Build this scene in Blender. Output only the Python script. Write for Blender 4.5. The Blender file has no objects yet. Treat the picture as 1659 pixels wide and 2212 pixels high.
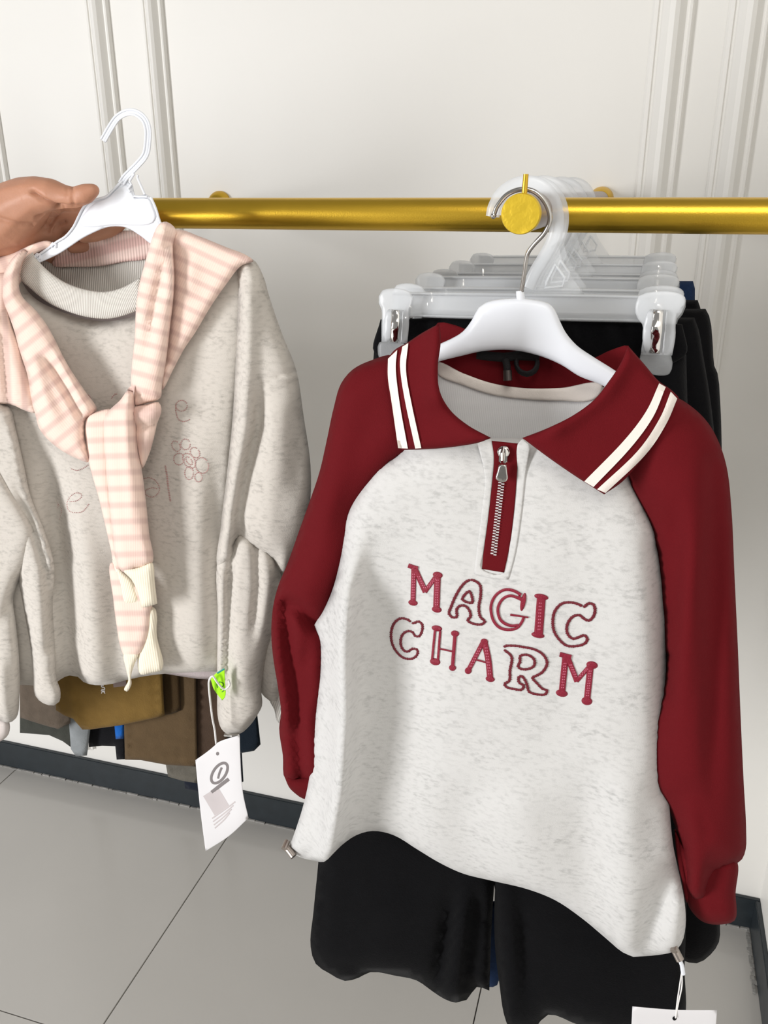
import bpy, bmesh, math, random
import numpy as np
from mathutils import Vector, Matrix
from mathutils.geometry import delaunay_2d_cdt
random.seed(7); np.random.seed(7)

# ------------------------------------------------------------------ camera, light, exposure
SC = bpy.context.scene
COL = SC.collection
PW, PH, FPX = 1659, 2212, 1811.2
CX, CY = 829.5, 1106.0
CAM_H = 1.757
YAW, PITCH, ROLL = -0.2947, 0.36607, -0.00319
def _axes():
    cy, sy, cp, sp = math.cos(YAW), math.sin(YAW), math.cos(PITCH), math.sin(PITCH)
    f = Vector((sy*cp, cy*cp, -sp)); r = Vector((cy, -sy, 0)); u = r.cross(f)
    cr, sr = math.cos(ROLL), math.sin(ROLL)
    return r*cr+u*sr, u*cr-r*sr, f
AR, AU, AF = _axes()
cam = bpy.data.objects.new('camera', bpy.data.cameras.new('camera'))
COL.objects.link(cam)
cam.data.sensor_fit = 'VERTICAL'; cam.data.sensor_height = 24.0
cam.data.lens = FPX/PH*24.0
cam.data.clip_start = 0.01
M = Matrix((AR, AU, -AF)).transposed().to_4x4(); M.translation = (0, 0, CAM_H)
cam.matrix_world = M
SC.camera = cam

SC.view_settings.view_transform = 'Standard'
SC.view_settings.look = 'None'
SC.view_settings.gamma = 1.0
SC.view_settings.use_curve_mapping = False
SC.view_settings.exposure = 0.0

w = bpy.data.worlds.new('world'); SC.world = w; w.use_nodes = True
w.node_tree.nodes['Background'].inputs[0].default_value = (1.0, 0.985, 0.96, 1)
w.node_tree.nodes['Background'].inputs[1].default_value = 0.27

def area(name, loc, target, sx, sy, power, col=(1, 1, 1)):
    l = bpy.data.lights.new(name, 'AREA'); l.shape = 'RECTANGLE'; l.size = sx; l.size_y = sy
    l.energy = power; l.color = col
    o = bpy.data.objects.new(name, l); COL.objects.link(o)
    o.location = loc
    o.rotation_euler = (Vector(target)-Vector(loc)).to_track_quat('-Z', 'Y').to_euler()
    return o
area('shopfront_window_light', (-3.15, -1.85, 1.45), (-0.3, 0.9, 1.1), 0.9, 2.0, 158, (0.99, 0.99, 1.0))
area('overhead_fill_light', (0.15, -0.5, 2.85), (0.0, 0.7, 1.2), 0.7, 0.7, 12, (1.0, 0.96, 0.9))  # weak overhead fill added to the ambient light, stands for no known lamp

# ------------------------------------------------------------------ pixel / world helpers
def ray(x, y):
    return AF + AR*((x-CX)/FPX) - AU*((y-CY)/FPX)
def at(x, y, Y):
    d = ray(x, y); d = d*(Y/d.y)
    return Vector((d.x, d.y, d.z+CAM_H))
def at_np(px, py, Y):
    a = (px-CX)/FPX; b = -(py-CY)/FPX
    d = [AF[i]+AR[i]*a+AU[i]*b for i in range(3)]
    k = Y/d[1]
    return np.stack([d[0]*k, d[1]*k, d[2]*k+CAM_H], 1)
def mpp(x, y, Y):
    return (Y/ray(x, y).y)/FPX

def tag(o, label, cat, group=None, kind=None):
    if label: o['label'] = label
    if cat: o['category'] = cat
    if group: o['group'] = group
    if kind: o['kind'] = kind
    return o
def thing(name, label, cat, loc, group=None):
    o = bpy.data.objects.new(name, None); COL.objects.link(o); o.location = loc
    o.empty_display_size = 0.02
    return tag(o, label, cat, group)
def wloc(o):
    v = Vector(o.location)
    return v
def link(name, me, mat, parent=None, smooth=True):
    o = bpy.data.objects.new(name, me); COL.objects.link(o)
    if mat is not None and not me.materials: me.materials.append(mat)
    if smooth:
        for p in me.polygons: p.use_smooth = True
    if parent is not None:
        o.parent = parent
        root = parent
        while root.parent: root = root.parent
        off = Vector(root.location) if parent is root else Vector((0, 0, 0))
        o.matrix_parent_inverse = Matrix.Translation(-off)
    return o
def copy_tree(o, parent=None):
    c = o.copy(); COL.objects.link(c)
    if parent is not None:
        c.parent = parent; c.matrix_parent_inverse = o.matrix_parent_inverse.copy()
    for ch in list(o.children): copy_tree(ch, c)
    return c
def bm_mesh(bm, name='m'):
    me = bpy.data.meshes.new(name); bm.to_mesh(me); bm.free(); return me

# ------------------------------------------------------------------ materials
def nd(nt, t, **kw):
    n = nt.nodes.new(t)
    for k, v in kw.items(): setattr(n, k, v)
    return n
def newmat(name):
    m = bpy.data.materials.new(name); m.use_nodes = True
    nt = m.node_tree; b = nt.nodes['Principled BSDF']
    return m, nt, b
def lin(r, g, b):
    f = lambda c: (c/255/12.92) if c/255 <= .04045 else ((c/255+.055)/1.055)**2.4
    return (f(r), f(g), f(b), 1)
def plain(name, col, rough=.6, metal=0., bump=None, var=0.08, vscale=25, spec=.5, alpha=1, trans=0., sheen=0., ior=1.45, coat=0.):
    m, nt, b = newmat(name)
    b.inputs['Roughness'].default_value = rough; b.inputs['Metallic'].default_value = metal
    b.inputs['Specular IOR Level'].default_value = spec
    b.inputs['Alpha'].default_value = alpha; b.inputs['Transmission Weight'].default_value = trans
    b.inputs['IOR'].default_value = ior
    b.inputs['Sheen Weight'].default_value = sheen; b.inputs['Sheen Roughness'].default_value = .4
    b.inputs['Coat Weight'].default_value = coat
    tc = nd(nt, 'ShaderNodeTexCoord')
    n = nd(nt, 'ShaderNodeTexNoise'); n.inputs['Scale'].default_value = vscale; n.inputs['Detail'].default_value = 4
    nt.links.new(tc.outputs['Object'], n.inputs['Vector'])
    mx = nd(nt, 'ShaderNodeMix', data_type='RGBA')
    d = [max(0, c*(1-var)) for c in col[:3]]+[1]; e = [min(1, c*(1+var)) for c in col[:3]]+[1]
    mx.inputs['A'].default_value = d; mx.inputs['B'].default_value = e
    nt.links.new(n.outputs['Fac'], mx.inputs['Factor']); nt.links.new(mx.outputs['Result'], b.inputs['Base Color'])
    if bump:
        n2 = nd(nt, 'ShaderNodeTexNoise'); n2.inputs['Scale'].default_value = bump[0]; n2.inputs['Detail'].default_value = 3
        nt.links.new(tc.outputs['Object'], n2.inputs['Vector'])
        bp = nd(nt, 'ShaderNodeBump'); bp.inputs['Strength'].default_value = bump[1]; bp.inputs['Distance'].default_value = .002
        nt.links.new(n2.outputs['Fac'], bp.inputs['Height']); nt.links.new(bp.outputs['Normal'], b.inputs['Normal'])
    return m
def marl(name, base, dark, amount=.5, tilt=.1):
    """heathered sweatshirt fabric: short horizontal darker flecks"""
    m, nt, b = newmat(name)
    b.inputs['Roughness'].default_value = .95; b.inputs['Specular IOR Level'].default_value = .15
    b.inputs['Sheen Weight'].default_value = .15
    tc = nd(nt, 'ShaderNodeTexCoord'); mp = nd(nt, 'ShaderNodeMapping')
    mp.inputs['Scale'].default_value = (1, .7, 2.1); mp.inputs['Rotation'].default_value = (0, tilt, 0)
    nt.links.new(tc.outputs['Object'], mp.inputs['Vector'])
    n1 = nd(nt, 'ShaderNodeTexNoise'); n1.inputs['Scale'].default_value = 135; n1.inputs['Detail'].default_value = 4; n1.inputs['Roughness'].default_value = .55
    n2 = nd(nt, 'ShaderNodeTexNoise'); n2.inputs['Scale'].default_value = 22; n2.inputs['Detail'].default_value = 3
    nt.links.new(mp.outputs['Vector'], n1.inputs['Vector']); nt.links.new(mp.outputs['Vector'], n2.inputs['Vector'])
    r = nd(nt, 'ShaderNodeMapRange'); r.interpolation_type = 'SMOOTHSTEP'; r.inputs['From Min'].default_value = .42; r.inputs['From Max'].default_value = .78
    nt.links.new(n1.outputs['Fac'], r.inputs['Value'])
    r2 = nd(nt, 'ShaderNodeMapRange'); r2.inputs['From Min'].default_value = .35; r2.inputs['From Max'].default_value = .75
    r2.inputs['To Min'].default_value = .25
    nt.links.new(n2.outputs['Fac'], r2.inputs['Value'])
    mu = nd(nt, 'ShaderNodeMath', operation='MULTIPLY'); nt.links.new(r.outputs[0], mu.inputs[0]); nt.links.new(r2.outputs[0], mu.inputs[1])
    mu2 = nd(nt, 'ShaderNodeMath', operation='MULTIPLY'); nt.links.new(mu.outputs[0], mu2.inputs[0]); mu2.inputs[1].default_value = amount
    mx = nd(nt, 'ShaderNodeMix', data_type='RGBA'); mx.inputs['A'].default_value = base; mx.inputs['B'].default_value = dark
    nt.links.new(mu2.outputs[0], mx.inputs['Factor']); nt.links.new(mx.outputs['Result'], b.inputs['Base Color'])
    n3 = nd(nt, 'ShaderNodeTexNoise'); n3.inputs['Scale'].default_value = 900
    nt.links.new(tc.outputs['Object'], n3.inputs['Vector'])
    bp = nd(nt, 'ShaderNodeBump'); bp.inputs['Strength'].default_value = .25; bp.inputs['Distance'].default_value = .001
    nt.links.new(n3.outputs['Fac'], bp.inputs['Height']); nt.links.new(bp.outputs['Normal'], b.inputs['Normal'])
    return m
def striped(name, base, band, duty=.36, soft=.08, rib=0., ribscale=1., rough=.9, cream=None):
    """knit whose cross stripes follow the per-vertex fabric length attribute 's', ribs follow 'w'"""
    m, nt, b = newmat(name)
    b.inputs['Roughness'].default_value = rough; b.inputs['Specular IOR Level'].default_value = .15
    b.inputs['Sheen Weight'].default_value = .2
    a = nd(nt, 'ShaderNodeAttribute'); a.attribute_name = 's'
    fr = nd(nt, 'ShaderNodeMath', operation='FRACT'); nt.links.new(a.outputs['Fac'], fr.inputs[0])
    s1 = nd(nt, 'ShaderNodeMath', operation='SUBTRACT'); nt.links.new(fr.outputs[0], s1.inputs[0]); s1.inputs[1].default_value = .5
    ab = nd(nt, 'ShaderNodeMath', operation='ABSOLUTE'); nt.links.new(s1.outputs[0], ab.inputs[0])
    r = nd(nt, 'ShaderNodeMapRange'); r.interpolation_type = 'SMOOTHSTEP'
    r.inputs['From Min'].default_value = duty/2-soft; r.inputs['From Max'].default_value = duty/2+soft
    r.inputs['To Min'].default_value = 1; r.inputs['To Max'].default_value = 0
    nt.links.new(ab.outputs[0], r.inputs['Value'])
    mx = nd(nt, 'ShaderNodeMix', data_type='RGBA'); mx.inputs['A'].default_value = base; mx.inputs['B'].default_value = band
    nt.links.new(r.outputs[0], mx.inputs['Factor'])
    aw = nd(nt, 'ShaderNodeAttribute'); aw.attribute_name = 'w'
    mw = nd(nt, 'ShaderNodeMath', operation='MULTIPLY'); nt.links.new(aw.outputs['Fac'], mw.inputs[0]); mw.inputs[1].default_value = ribscale*2*math.pi
    sn = nd(nt, 'ShaderNodeMath', operation='SINE'); nt.links.new(mw.outputs[0], sn.inputs[0])
    mr = nd(nt, 'ShaderNodeMapRange'); mr.inputs['From Min'].default_value = -1; mr.inputs['From Max'].default_value = 1
    mr.inputs['To Min'].default_value = 1-rib*.35; mr.inputs['To Max'].default_value = 1
    nt.links.new(sn.outputs[0], mr.inputs['Value'])
    vm = nd(nt, 'ShaderNodeVectorMath', operation='SCALE')
    nt.links.new(mx.outputs['Result'], vm.inputs[0]); nt.links.new(mr.outputs[0], vm.inputs['Scale'])
    nt.links.new(vm.outputs[0], b.inputs['Base Color'])
    bp = nd(nt, 'ShaderNodeBump'); bp.inputs['Strength'].default_value = .5*max(rib, .2); bp.inputs['Distance'].default_value = .001
    nt.links.new(sn.outputs[0], bp.inputs['Height']); nt.links.new(bp.outputs['Normal'], b.inputs['Normal'])
    return m

M_WALL = plain('wall_paint', lin(233, 231, 226), .42, bump=(120, .04), var=.015, vscale=3)
M_BASE = plain('baseboard_slate', lin(40, 46, 50), .38, bump=(40, .25), var=.35, vscale=30)
M_CHIP = plain('baseboard_chipped_edge', lin(150, 148, 144), .9, var=.4, vscale=90)
M_GROUT = plain('grout', lin(74, 71, 68), .8)
M_TILE = plain('floor_tile', lin(186, 183, 178), .13, var=.03, vscale=5, bump=(6, .02))
M_GOLD = plain('brushed_gold', (.70, .44, .045, 1), .34, .95, var=.05, vscale=60, bump=(700, .05))
M_GOLDCAP = plain('gold_foil', (.72, .50, .035, 1), .42, .55, var=.08, vscale=80, bump=(90, .7))
M_ARM = plain('scuffed_taupe_metal', (.36, .30, .27, 1), .42, .75, var=.12, vscale=60)
M_STEEL = plain('steel', (.55, .53, .5, 1), .22, 1.0, var=.05)
M_TOG = plain('nickel', (.42, .37, .33, 1), .3, .9, var=.1)
M_CHROME = plain('chrome', (.75, .73, .70, 1), .12, 1.0, var=.04)
M_WPLAST = plain('white_plastic', lin(224, 227, 233), .38, var=.01)
M_CLEAR = plain('clear_plastic', lin(225, 228, 230), .25, var=.02, alpha=.22, spec=.6)
M_CLEAR2 = plain('clear_plastic_thick', lin(225, 228, 231), .25, var=.02, alpha=.44, spec=.6)
M_MARL = marl('grey_marl_jersey', lin(203, 202, 200), lin(120, 120, 119), .5, .10)
M_MARL2 = marl('oat_marl_jersey', lin(200, 194, 186), lin(110, 105, 99), .55, .03)
M_RED = plain('maroon_jersey', lin(94, 13, 20), .85, bump=(900, .2), var=.06, vscale=60, spec=.15)
M_CREAM = plain('cream_tape', lin(232, 224, 216), .9, bump=(900, .2), var=.03)
M_LINING = striped('white_rib_lining', lin(228, 228, 228), lin(228, 228, 228), rib=.25)
M_THREAD = plain('maroon_thread', lin(130, 14, 42), .5, var=.18, vscale=700, bump=(900, .4), spec=.5)
M_THREADD = plain('dark_maroon_thread', lin(102, 12, 30), .5, var=.2, vscale=700, spec=.5)
M_DOT = plain('pale_thread_gap', lin(186, 96, 118), .7)
M_ROSE = plain('rose_thread', lin(176, 134, 130), .5, var=.15, vscale=600)
M_BLACK = plain('black_cotton', lin(11, 11, 13), .95, bump=(500, .3), var=.25, vscale=40, spec=.12, sheen=.03)
M_BLACK2 = plain('black_cord', lin(30, 29, 30), .8, bump=(900, .4), var=.3, vscale=300, spec=.2)
M_JEAN = plain('blue_denim', lin(26, 42, 70), .9, bump=(700, .3), var=.3, vscale=200, spec=.15)
M_RIB = striped('oat_rib', lin(226, 222, 214), lin(226, 222, 214), rib=.9)
M_PINK = striped('pink_striped_knit', lin(240, 213, 199), lin(220, 190, 179), .36, .12, rib=.12)
M_PINKRIB = striped('pink_rib', lin(244, 216, 206), lin(228, 190, 182), .5, .1, rib=.6)
M_IVORY = striped('ivory_rib', lin(244, 234, 212), lin(244, 234, 212), rib=.45)
M_SKIN = plain('skin', lin(182, 132, 106), .5, var=.1, vscale=45, bump=(350, .12), spec=.4)
M_SKIN.node_tree.nodes['Principled BSDF'].inputs['Subsurface Weight'].default_value = .15
M_SKIN.node_tree.nodes['Principled BSDF'].inputs['Subsurface Radius'].default_value = (.01, .004, .002)
M_SKIN.node_tree.nodes['Principled BSDF'].inputs['Subsurface Scale'].default_value = .6
M_CARD = plain('white_card', lin(216, 214, 215), .6, var=.01)
M_INK = plain('grey_ink', lin(120, 114, 114), .7, var=.1)
M_INKL = plain('pale_grey_ink', lin(190, 182, 182), .7, var=.1)
M_STRING = plain('white_string', lin(230, 228, 226), .8, bump=(900, .3), var=.05)
M_LIME = plain('lime_card', lin(165, 240, 10), .5, var=.02)
M_GREENINK = plain('green_ink', lin(60, 120, 10), .6)
M_TEALINK = plain('teal_ink', lin(0, 130, 120), .6)

# ------------------------------------------------------------------ mesh helpers
def catmull(pts, step):
    """closed outline; a point with a third entry is a sharp corner"""
    n = len(pts); P = [np.array(p[:2], float) for p in pts]; c = [len(p) > 2 for p in pts]
    out = []
    for i in range(n):
        p1, p2 = P[i], P[(i+1) % n]
        p0 = P[i-1] if not c[i] else 2*p1-p2
        p3 = P[(i+2) % n] if not c[(i+1) % n] else 2*p2-p1
        L = np.hypot(*(p2-p1)); k = max(1, int(round(L/step)))
        d0 = max(np.hypot(*(p1-p0)), 1e-3); d2 = max(np.hypot(*(p3-p2)), 1e-3)
        m1 = ((p1-p0)/d0+(p2-p1)/max(L, 1e-3))*.5*L; m2 = ((p2-p1)/max(L, 1e-3)+(p3-p2)/d2)*.5*L
        for j in range(k):
            t = j/k; t2, t3 = t*t, t*t*t
            out.append((2*t3-3*t2+1)*p1+(t3-2*t2+t)*m1+(-2*t3+3*t2)*p2+(t3-t2)*m2)
    return np.array(out)
def seg_dist(px, py, poly, closed=False, par=False):
    if par:
        A = np.array(poly, float); L = np.hypot(*(A[1:]-A[:-1]).T); C = np.concatenate([[0], np.cumsum(L)])
        best = np.full(px.shape, 1e9); tt = np.zeros(px.shape)
        for i in range(len(L)):
            dv = A[i+1]-A[i]
            t = np.clip(((px-A[i, 0])*dv[0]+(py-A[i, 1])*dv[1])/(L[i]**2+1e-9), 0, 1)
            d = np.hypot(px-A[i, 0]-t*dv[0], py-A[i, 1]-t*dv[1]); m = d < best
            best = np.where(m, d, best); tt = np.where(m, (C[i]+t*L[i])/C[-1], tt)
        return best, tt
    A = np.array(poly, float); B = np.roll(A, -1, 0) if closed else A[1:]
    if not closed: A = A[:-1]
    if px.size*len(A) < 4e6:
        D = B-A; L = (D*D).sum(1)+1e-9
        t = np.clip(((px[:, None]-A[:, 0])*D[:, 0]+(py[:, None]-A[:, 1])*D[:, 1])/L, 0, 1)
        return np.sqrt(((px[:, None]-A[:, 0]-t*D[:, 0])**2+(py[:, None]-A[:, 1]-t*D[:, 1])**2).min(1))
    best = np.full(px.shape, 1e9)
    for a, b in zip(A, B):
        d = b-a; L = d@d+1e-9
        t = np.clip(((px-a[0])*d[0]+(py-a[1])*d[1])/L, 0, 1)
        best = np.minimum(best, np.hypot(px-a[0]-t*d[0], py-a[1]-t*d[1]))
    return best
def inside(px, py, poly):
    x, y = poly[:, 0], poly[:, 1]; r = np.zeros(px.shape, bool); j = len(x)-1
    for i in range(len(x)):
        c = ((y[i] > py) != (y[j] > py))
        if abs(y[j]-y[i]) > 1e-9:
            r ^= c & (px < (x[j]-x[i])*(py-y[i])/(y[j]-y[i])+x[i])
        j = i
    return r
class Cloth:
    """a soft panel: outline drawn at real depth Y, front and back surface, rounded edge, folds along lines"""
    def __init__(s, outline, Y, T=.012, Tb=.008, r=40, folds=(), step=12, wr=.0, seed=0, lean=None, smooth=True):
        s.step = step
        s.poly = catmull([p if smooth else (p[0], p[1], 1) for p in outline], step)
        s.Y, s.T, s.Tb, s.r, s.folds, s.wr = Y, T, Tb, r, folds, wr
        s.fcache = {}
        s.lean = lean   # (px0,py0,gx,gy): metres towards the viewer per pixel
        rs = np.random.RandomState(seed+11)
        s.waves = [(rs.uniform(.012, .035)*math.cos(a), rs.uniform(.012, .035)*math.sin(a), rs.uniform(0, 6)) for a in rs.uniform(0, 6.28, 6)]
    def _free(s, pts):
        k = id(pts)
        if k not in s.fcache:
            e = np.array([pts[0], pts[-1]], float)
            s.fcache[k] = inside(e[:, 0], e[:, 1], s.poly) & (seg_dist(e[:, 0], e[:, 1], s.poly, True) > 24)
        return s.fcache[k]
    def shift(s, x, y):
        S = np.zeros(x.shape)
        for f in s.folds:
            pts, amp, wd = f[:3]
            d, t = seg_dist(x, y, pts, par=True)
            free = s._free(pts)
            k = np.ones(x.shape)
            if free[0]: q = np.clip(t/.4, 0, 1); k = k*q*q*(3-2*q)
            if free[1]: q = np.clip((1-t)/.4, 0, 1); k = k*q*q*(3-2*q)
            S += k*amp*np.exp(-(d/wd)**2)
        if s.wr:
            for a, b, c in s.waves: S += s.wr*.4*np.sin(a*x+b*y+c)
        if s.lean: S += (x-s.lean[0])*s.lean[2]+(y-s.lean[1])*s.lean[3]
        return S
    def g(s, x, y):
        d = seg_dist(x, y, s.poly, True)
        q = 1-np.minimum(d/s.r, 1)
        return np.sqrt(np.maximum(0, 1-q*q))
    def front(s, x, y, off=0.):
        x = np.atleast_1d(np.asarray(x, float)); y = np.atleast_1d(np.asarray(y, float))
        return at_np(x, y, s.Y-s.shift(x, y)-s.T*s.g(x, y)-off)
    def pt(s, x, y, off=0.):
        return Vector(s.front([x], [y], off)[0])
    def mesh(s, name, sfun=None, wfun=None):
        P = s.poly; st = s.step
        x0, y0 = P.min(0); x1, y1 = P.max(0)
        gx, gy = np.meshgrid(np.arange(x0+st/2, x1, st), np.arange(y0+st/2, y1, st*.87))
        gx = gx+(np.arange(gx.shape[0]) % 2)[:, None]*st/2
        gx, gy = gx.ravel(), gy.ravel()
        d = seg_dist(gx, gy, P, True); ok = inside(gx, gy, P) & (d > st*.55)
        ring = []
        if s.r < st*3:
            nrm = np.roll(P, -1, 0)-np.roll(P, 1, 0); nrm = np.stack([-nrm[:, 1], nrm[:, 0]], 1)
            nrm /= np.maximum(np.hypot(nrm[:, 0], nrm[:, 1]), 1e-6)[:, None]
            for q in (.25, .95):
                for sg in (1, -1):
                    R = P+nrm*sg*s.r*q
                    k = inside(R[:, 0], R[:, 1], P) & (seg_dist(R[:, 0], R[:, 1], P, True) > s.r*q*.9)
                    ring.append(R[k])
            ok &= d > s.r*1.3
        pts = [P]+ring+[np.stack([gx[ok], gy[ok]], 1)]
        A = np.concatenate(pts); n = len(P)
        res = delaunay_2d_cdt([Vector(p) for p in A], [], [list(range(n))], 1, 1e-4)
        V = np.array([tuple(v) for v in res[0]]); F = [tuple(f) for f in res[2]]
        x, y = V[:, 0], V[:, 1]
        S = s.shift(x, y); G = s.g(x, y)
        fr = at_np(x, y, s.Y-S-s.T*G); bk = at_np(x, y, s.Y-S+s.Tb*G)
        bd = seg_dist(x, y, P, True) < 1e-2
        N = len(V); bi = np.where(bd, np.arange(N), np.arange(N)+N)
        verts = np.concatenate([fr, bk])
        fs = []
        for f in F:
            a, b, c = f[:3]
            cr = (x[b]-x[a])*(y[c]-y[a])-(y[b]-y[a])*(x[c]-x[a])
            if cr > 0: f = f[::-1]   # image y points down: front faces towards the viewer
            fs.append(f)
            g = tuple(int(bi[i]) for i in f[::-1])
            if len(set(g)) > 2 and set(g) != set(f): fs.append(g)
        me = bpy.data.meshes.new(name)
        me.from_pydata(verts.tolist(), [], [list(map(int, f)) for f in fs])
        for nm, fn in (('s', sfun), ('w', wfun)):
            if fn:
                v = np.concatenate([fn(x, y)]*2).astype(np.float32)
                at_ = me.attributes.new(nm, 'FLOAT', 'POINT'); at_.data.foreach_set('value', v)
        bm = bmesh.new(); bm.from_mesh(me)
        bmesh.ops.delete(bm, geom=[v for v in bm.verts if not v.link_faces], context='VERTS')
        bmesh.ops.recalc_face_normals(bm, faces=bm.faces)
        bm.to_mesh(me); bm.free(); me.update()
        return me
def cloth(name, outline, Y, mat, parent, label=None, sfun=None, wfun=None, **kw):
    c = Cloth(outline, Y, **kw)
    o = link(name, c.mesh(name, sfun, wfun), mat, parent)
    if label: o['label'] = label
    c.o = o
    return c
def along(dx, dy, period, off=0.):
    L = math.hypot(dx, dy)
    return lambda x, y: (x*dx+y*dy)/L/period+off
def polar(cx, cy, per_rad):
    return lambda x, y: np.arctan2(y-cy, x-cx)*per_rad

def tube(bm, pts, rad, n=10, closed=False, flat=None, caps=True):
    """rad: number or list; flat: (width scale, depth scale) with depth along world Y"""
    pts = [Vector(p) for p in pts]; m = len(pts)
    R = rad if isinstance(rad, (list, tuple)) else [rad]*m
    rings = []; prev = None
    for i, p in enumerate(pts):
        a = pts[i-1] if (i or closed) else p; b = pts[(i+1) % m] if (i < m-1 or closed) else p
        t = (b-a).normalized()
        if prev is None:
            u = t.cross(Vector((0, 1, 0)))
            if u.length < 1e-3: u = t.cross(Vector((1, 0, 0)))
        else: u = prev-t*prev.dot(t)
        u.normalize(); prev = u; v = t.cross(u)
        fu, fv = flat if flat else (1, 1)
        rings.append([bm.verts.new(p+u*math.cos(2*math.pi*k/n)*R[i]*fu+v*math.sin(2*math.pi*k/n)*R[i]*fv) for k in range(n)])
    for i in range(m if closed else m-1):
        A, B = rings[i], rings[(i+1) % m]
        for k in range(n): bm.faces.new((A[k], A[(k+1) % n], B[(k+1) % n], B[k]))
    if caps and not closed:
        bm.faces.new(rings[0][::-1]); bm.faces.new(rings[-1])
def smooth_path(pts, k=6):
    P = [np.array(p, float) for p in pts]; out = []
    for i in range(len(P)-1):
        p0 = P[i-1] if i else 2*P[0]-P[1]; p1, p2 = P[i], P[i+1]
        p3 = P[i+2] if i+2 < len(P) else 2*P[-1]-P[-2]
        for j in range(k):
            t = j/k
            out.append(.5*((2*p1)+(-p0+p2)*t+(2*p0-5*p1+4*p2-p3)*t*t+(-p0+3*p1-3*p2+p3)*t**3))
    out.append(P[-1]); return out
def box(bm, c, s, rot=None, bev=0.):
    v = []
    for dx in (-.5, .5):
        for dy in (-.5, .5):
            for dz in (-.5, .5):
                q = Vector((dx*s[0], dy*s[1], dz*s[2]))
                if rot: q = rot @ q
                v.append(bm.verts.new(Vector(c)+q))
    fs = [bm.faces.new([v[i] for i in f]) for f in ((0, 1, 3, 2), (4, 6, 7, 5), (0, 4, 5, 1), (2, 3, 7, 6), (0, 2, 6, 4), (1, 5, 7, 3))]
    if bev:
        bmesh.ops.bevel(bm, geom=list({e for f in fs for e in f.edges}), offset=bev, segments=2, affect='EDGES')
def ball(bm, c, r, sub=1, scale=(1, 1, 1), rot=None):
    m = Matrix.Translation(c) @ (rot.to_4x4() if rot else Matrix()) @ Matrix.Diagonal((scale[0]*r, scale[1]*r, scale[2]*r, 1))
    bmesh.ops.create_icosphere(bm, subdivisions=sub, radius=1, matrix=m)
def part(name, bm, mat, parent, label=None, smooth=True):
    bmesh.ops.recalc_face_normals(bm, faces=bm.faces)
    o = link(name, bm_mesh(bm, name), mat, parent, smooth)
    if smooth: o.data.set_sharp_from_angle(angle=.7)
    if label: o['label'] = label
    return o
def lathe(bm, prof, c, axis='Y', n=32):
    """prof: (radius, offset along axis)"""
    rings = []
    for r, o in prof:
        ring = []
        for k in range(n):
            a = 2*math.pi*k/n; p = Vector((r*math.cos(a), o, r*math.sin(a)))
            if axis == 'Z': p = Vector((r*math.cos(a), r*math.sin(a), o))
            if axis == 'X': p = Vector((o, r*math.cos(a), r*math.sin(a)))
            ring.append(bm.verts.new(Vector(c)+p))
        rings.append(ring)
    for A, B in zip(rings, rings[1:]):
        for k in range(n): bm.faces.new((A[k], A[(k+1) % n], B[(k+1) % n], B[k]))
    bm.faces.new(rings[0]); bm.faces.new(rings[-1][::-1])

# ------------------------------------------------------------------ the setting
YW = 1.82; XR = 0.4305; XL = -4.6; CEIL = 3.0; YB = -3.4
def structure(name, bm, mat, label=None, smooth=False):
    bmesh.ops.recalc_face_normals(bm, faces=bm.faces)
    o = link(name, bm_mesh(bm, name), mat, None, smooth); o['kind'] = 'structure'
    if label: o['label'] = label
    return o
bm = bmesh.new(); box(bm, ((XL+XR+.2)/2, YW+.05, CEIL/2), (XR-XL+.2, .1, CEIL)); structure('wall_back', bm, M_WALL, 'white panelled shop wall behind the clothes rail')
bm = bmesh.new(); box(bm, (XR+.05, YW-1.35, CEIL/2), (.1, 2.7, CEIL)); structure('wall_right', bm, M_WALL, 'white side wall at the right corner')
bm = bmesh.new()
box(bm, ((XL+XR)/2, YW-.006, .05), (XR-XL, .012, .094), None, .002); structure('baseboard_back', bm, M_BASE, 'dark slate skirting along the white back wall')
bm = bmesh.new()
box(bm, (XR-.006, YW-1.356, .05), (.012, 2.688, .094), None, .002); structure('baseboard_right', bm, M_BASE, 'dark slate skirting along the right side wall')
# ragged pale sealant line under the skirting
bm = bmesh.new()
x = XL
while x < XR-.02:
    L = random.uniform(.012, .05); h = random.uniform(.002, .006)
    box(bm, (x+L/2, YW-.013-random.uniform(0, .002), h/2+.0005), (L, .005, h), None, 0); x += L+random.uniform(0, .004)
for k in range(16):
    box(bm, (XR-.016-random.uniform(0, .006), YW-.02-k*.012, .004), (random.uniform(.004, .012), .011, random.uniform(.002, .004)))
structure('trim_5', bm, M_CHIP, 'chipped pale sealant line below the dark skirting')
# floor: bed plus single tiles of 0.8 m
bm = bmesh.new(); box(bm, ((XL+XR+.2)/2, (YB+YW)/2, -.03), (XR-XL+.4, YW-YB+.4, .05)); fl = structure('floor', bm, M_GROUT, 'glossy grey tiled floor')
T = .8; gx0 = -.116*CAM_H; gy0 = .611*CAM_H; gap = .0025
for i in range(-6, 2):
    for j in range(-5, 2):
        a0, a1 = gx0+i*T+gap/2, gx0+(i+1)*T-gap/2; b0, b1 = gy0+j*T+gap/2, gy0+(j+1)*T-gap/2
        a0, a1 = max(a0, XL), min(a1, XR); b1 = min(b1, YW); b0 = max(b0, YB)
        if a1-a0 < .02 or b1-b0 < .02: continue
        bm = bmesh.new(); box(bm, ((a0+a1)/2, (b0+b1)/2, -.004), (a1-a0, b1-b0, .008), None, .0008)
        bmesh.ops.recalc_face_normals(bm, faces=bm.faces)
        link('floor_tile', bm_mesh(bm, 'floor_tile'), M_TILE, fl, False)
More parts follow.
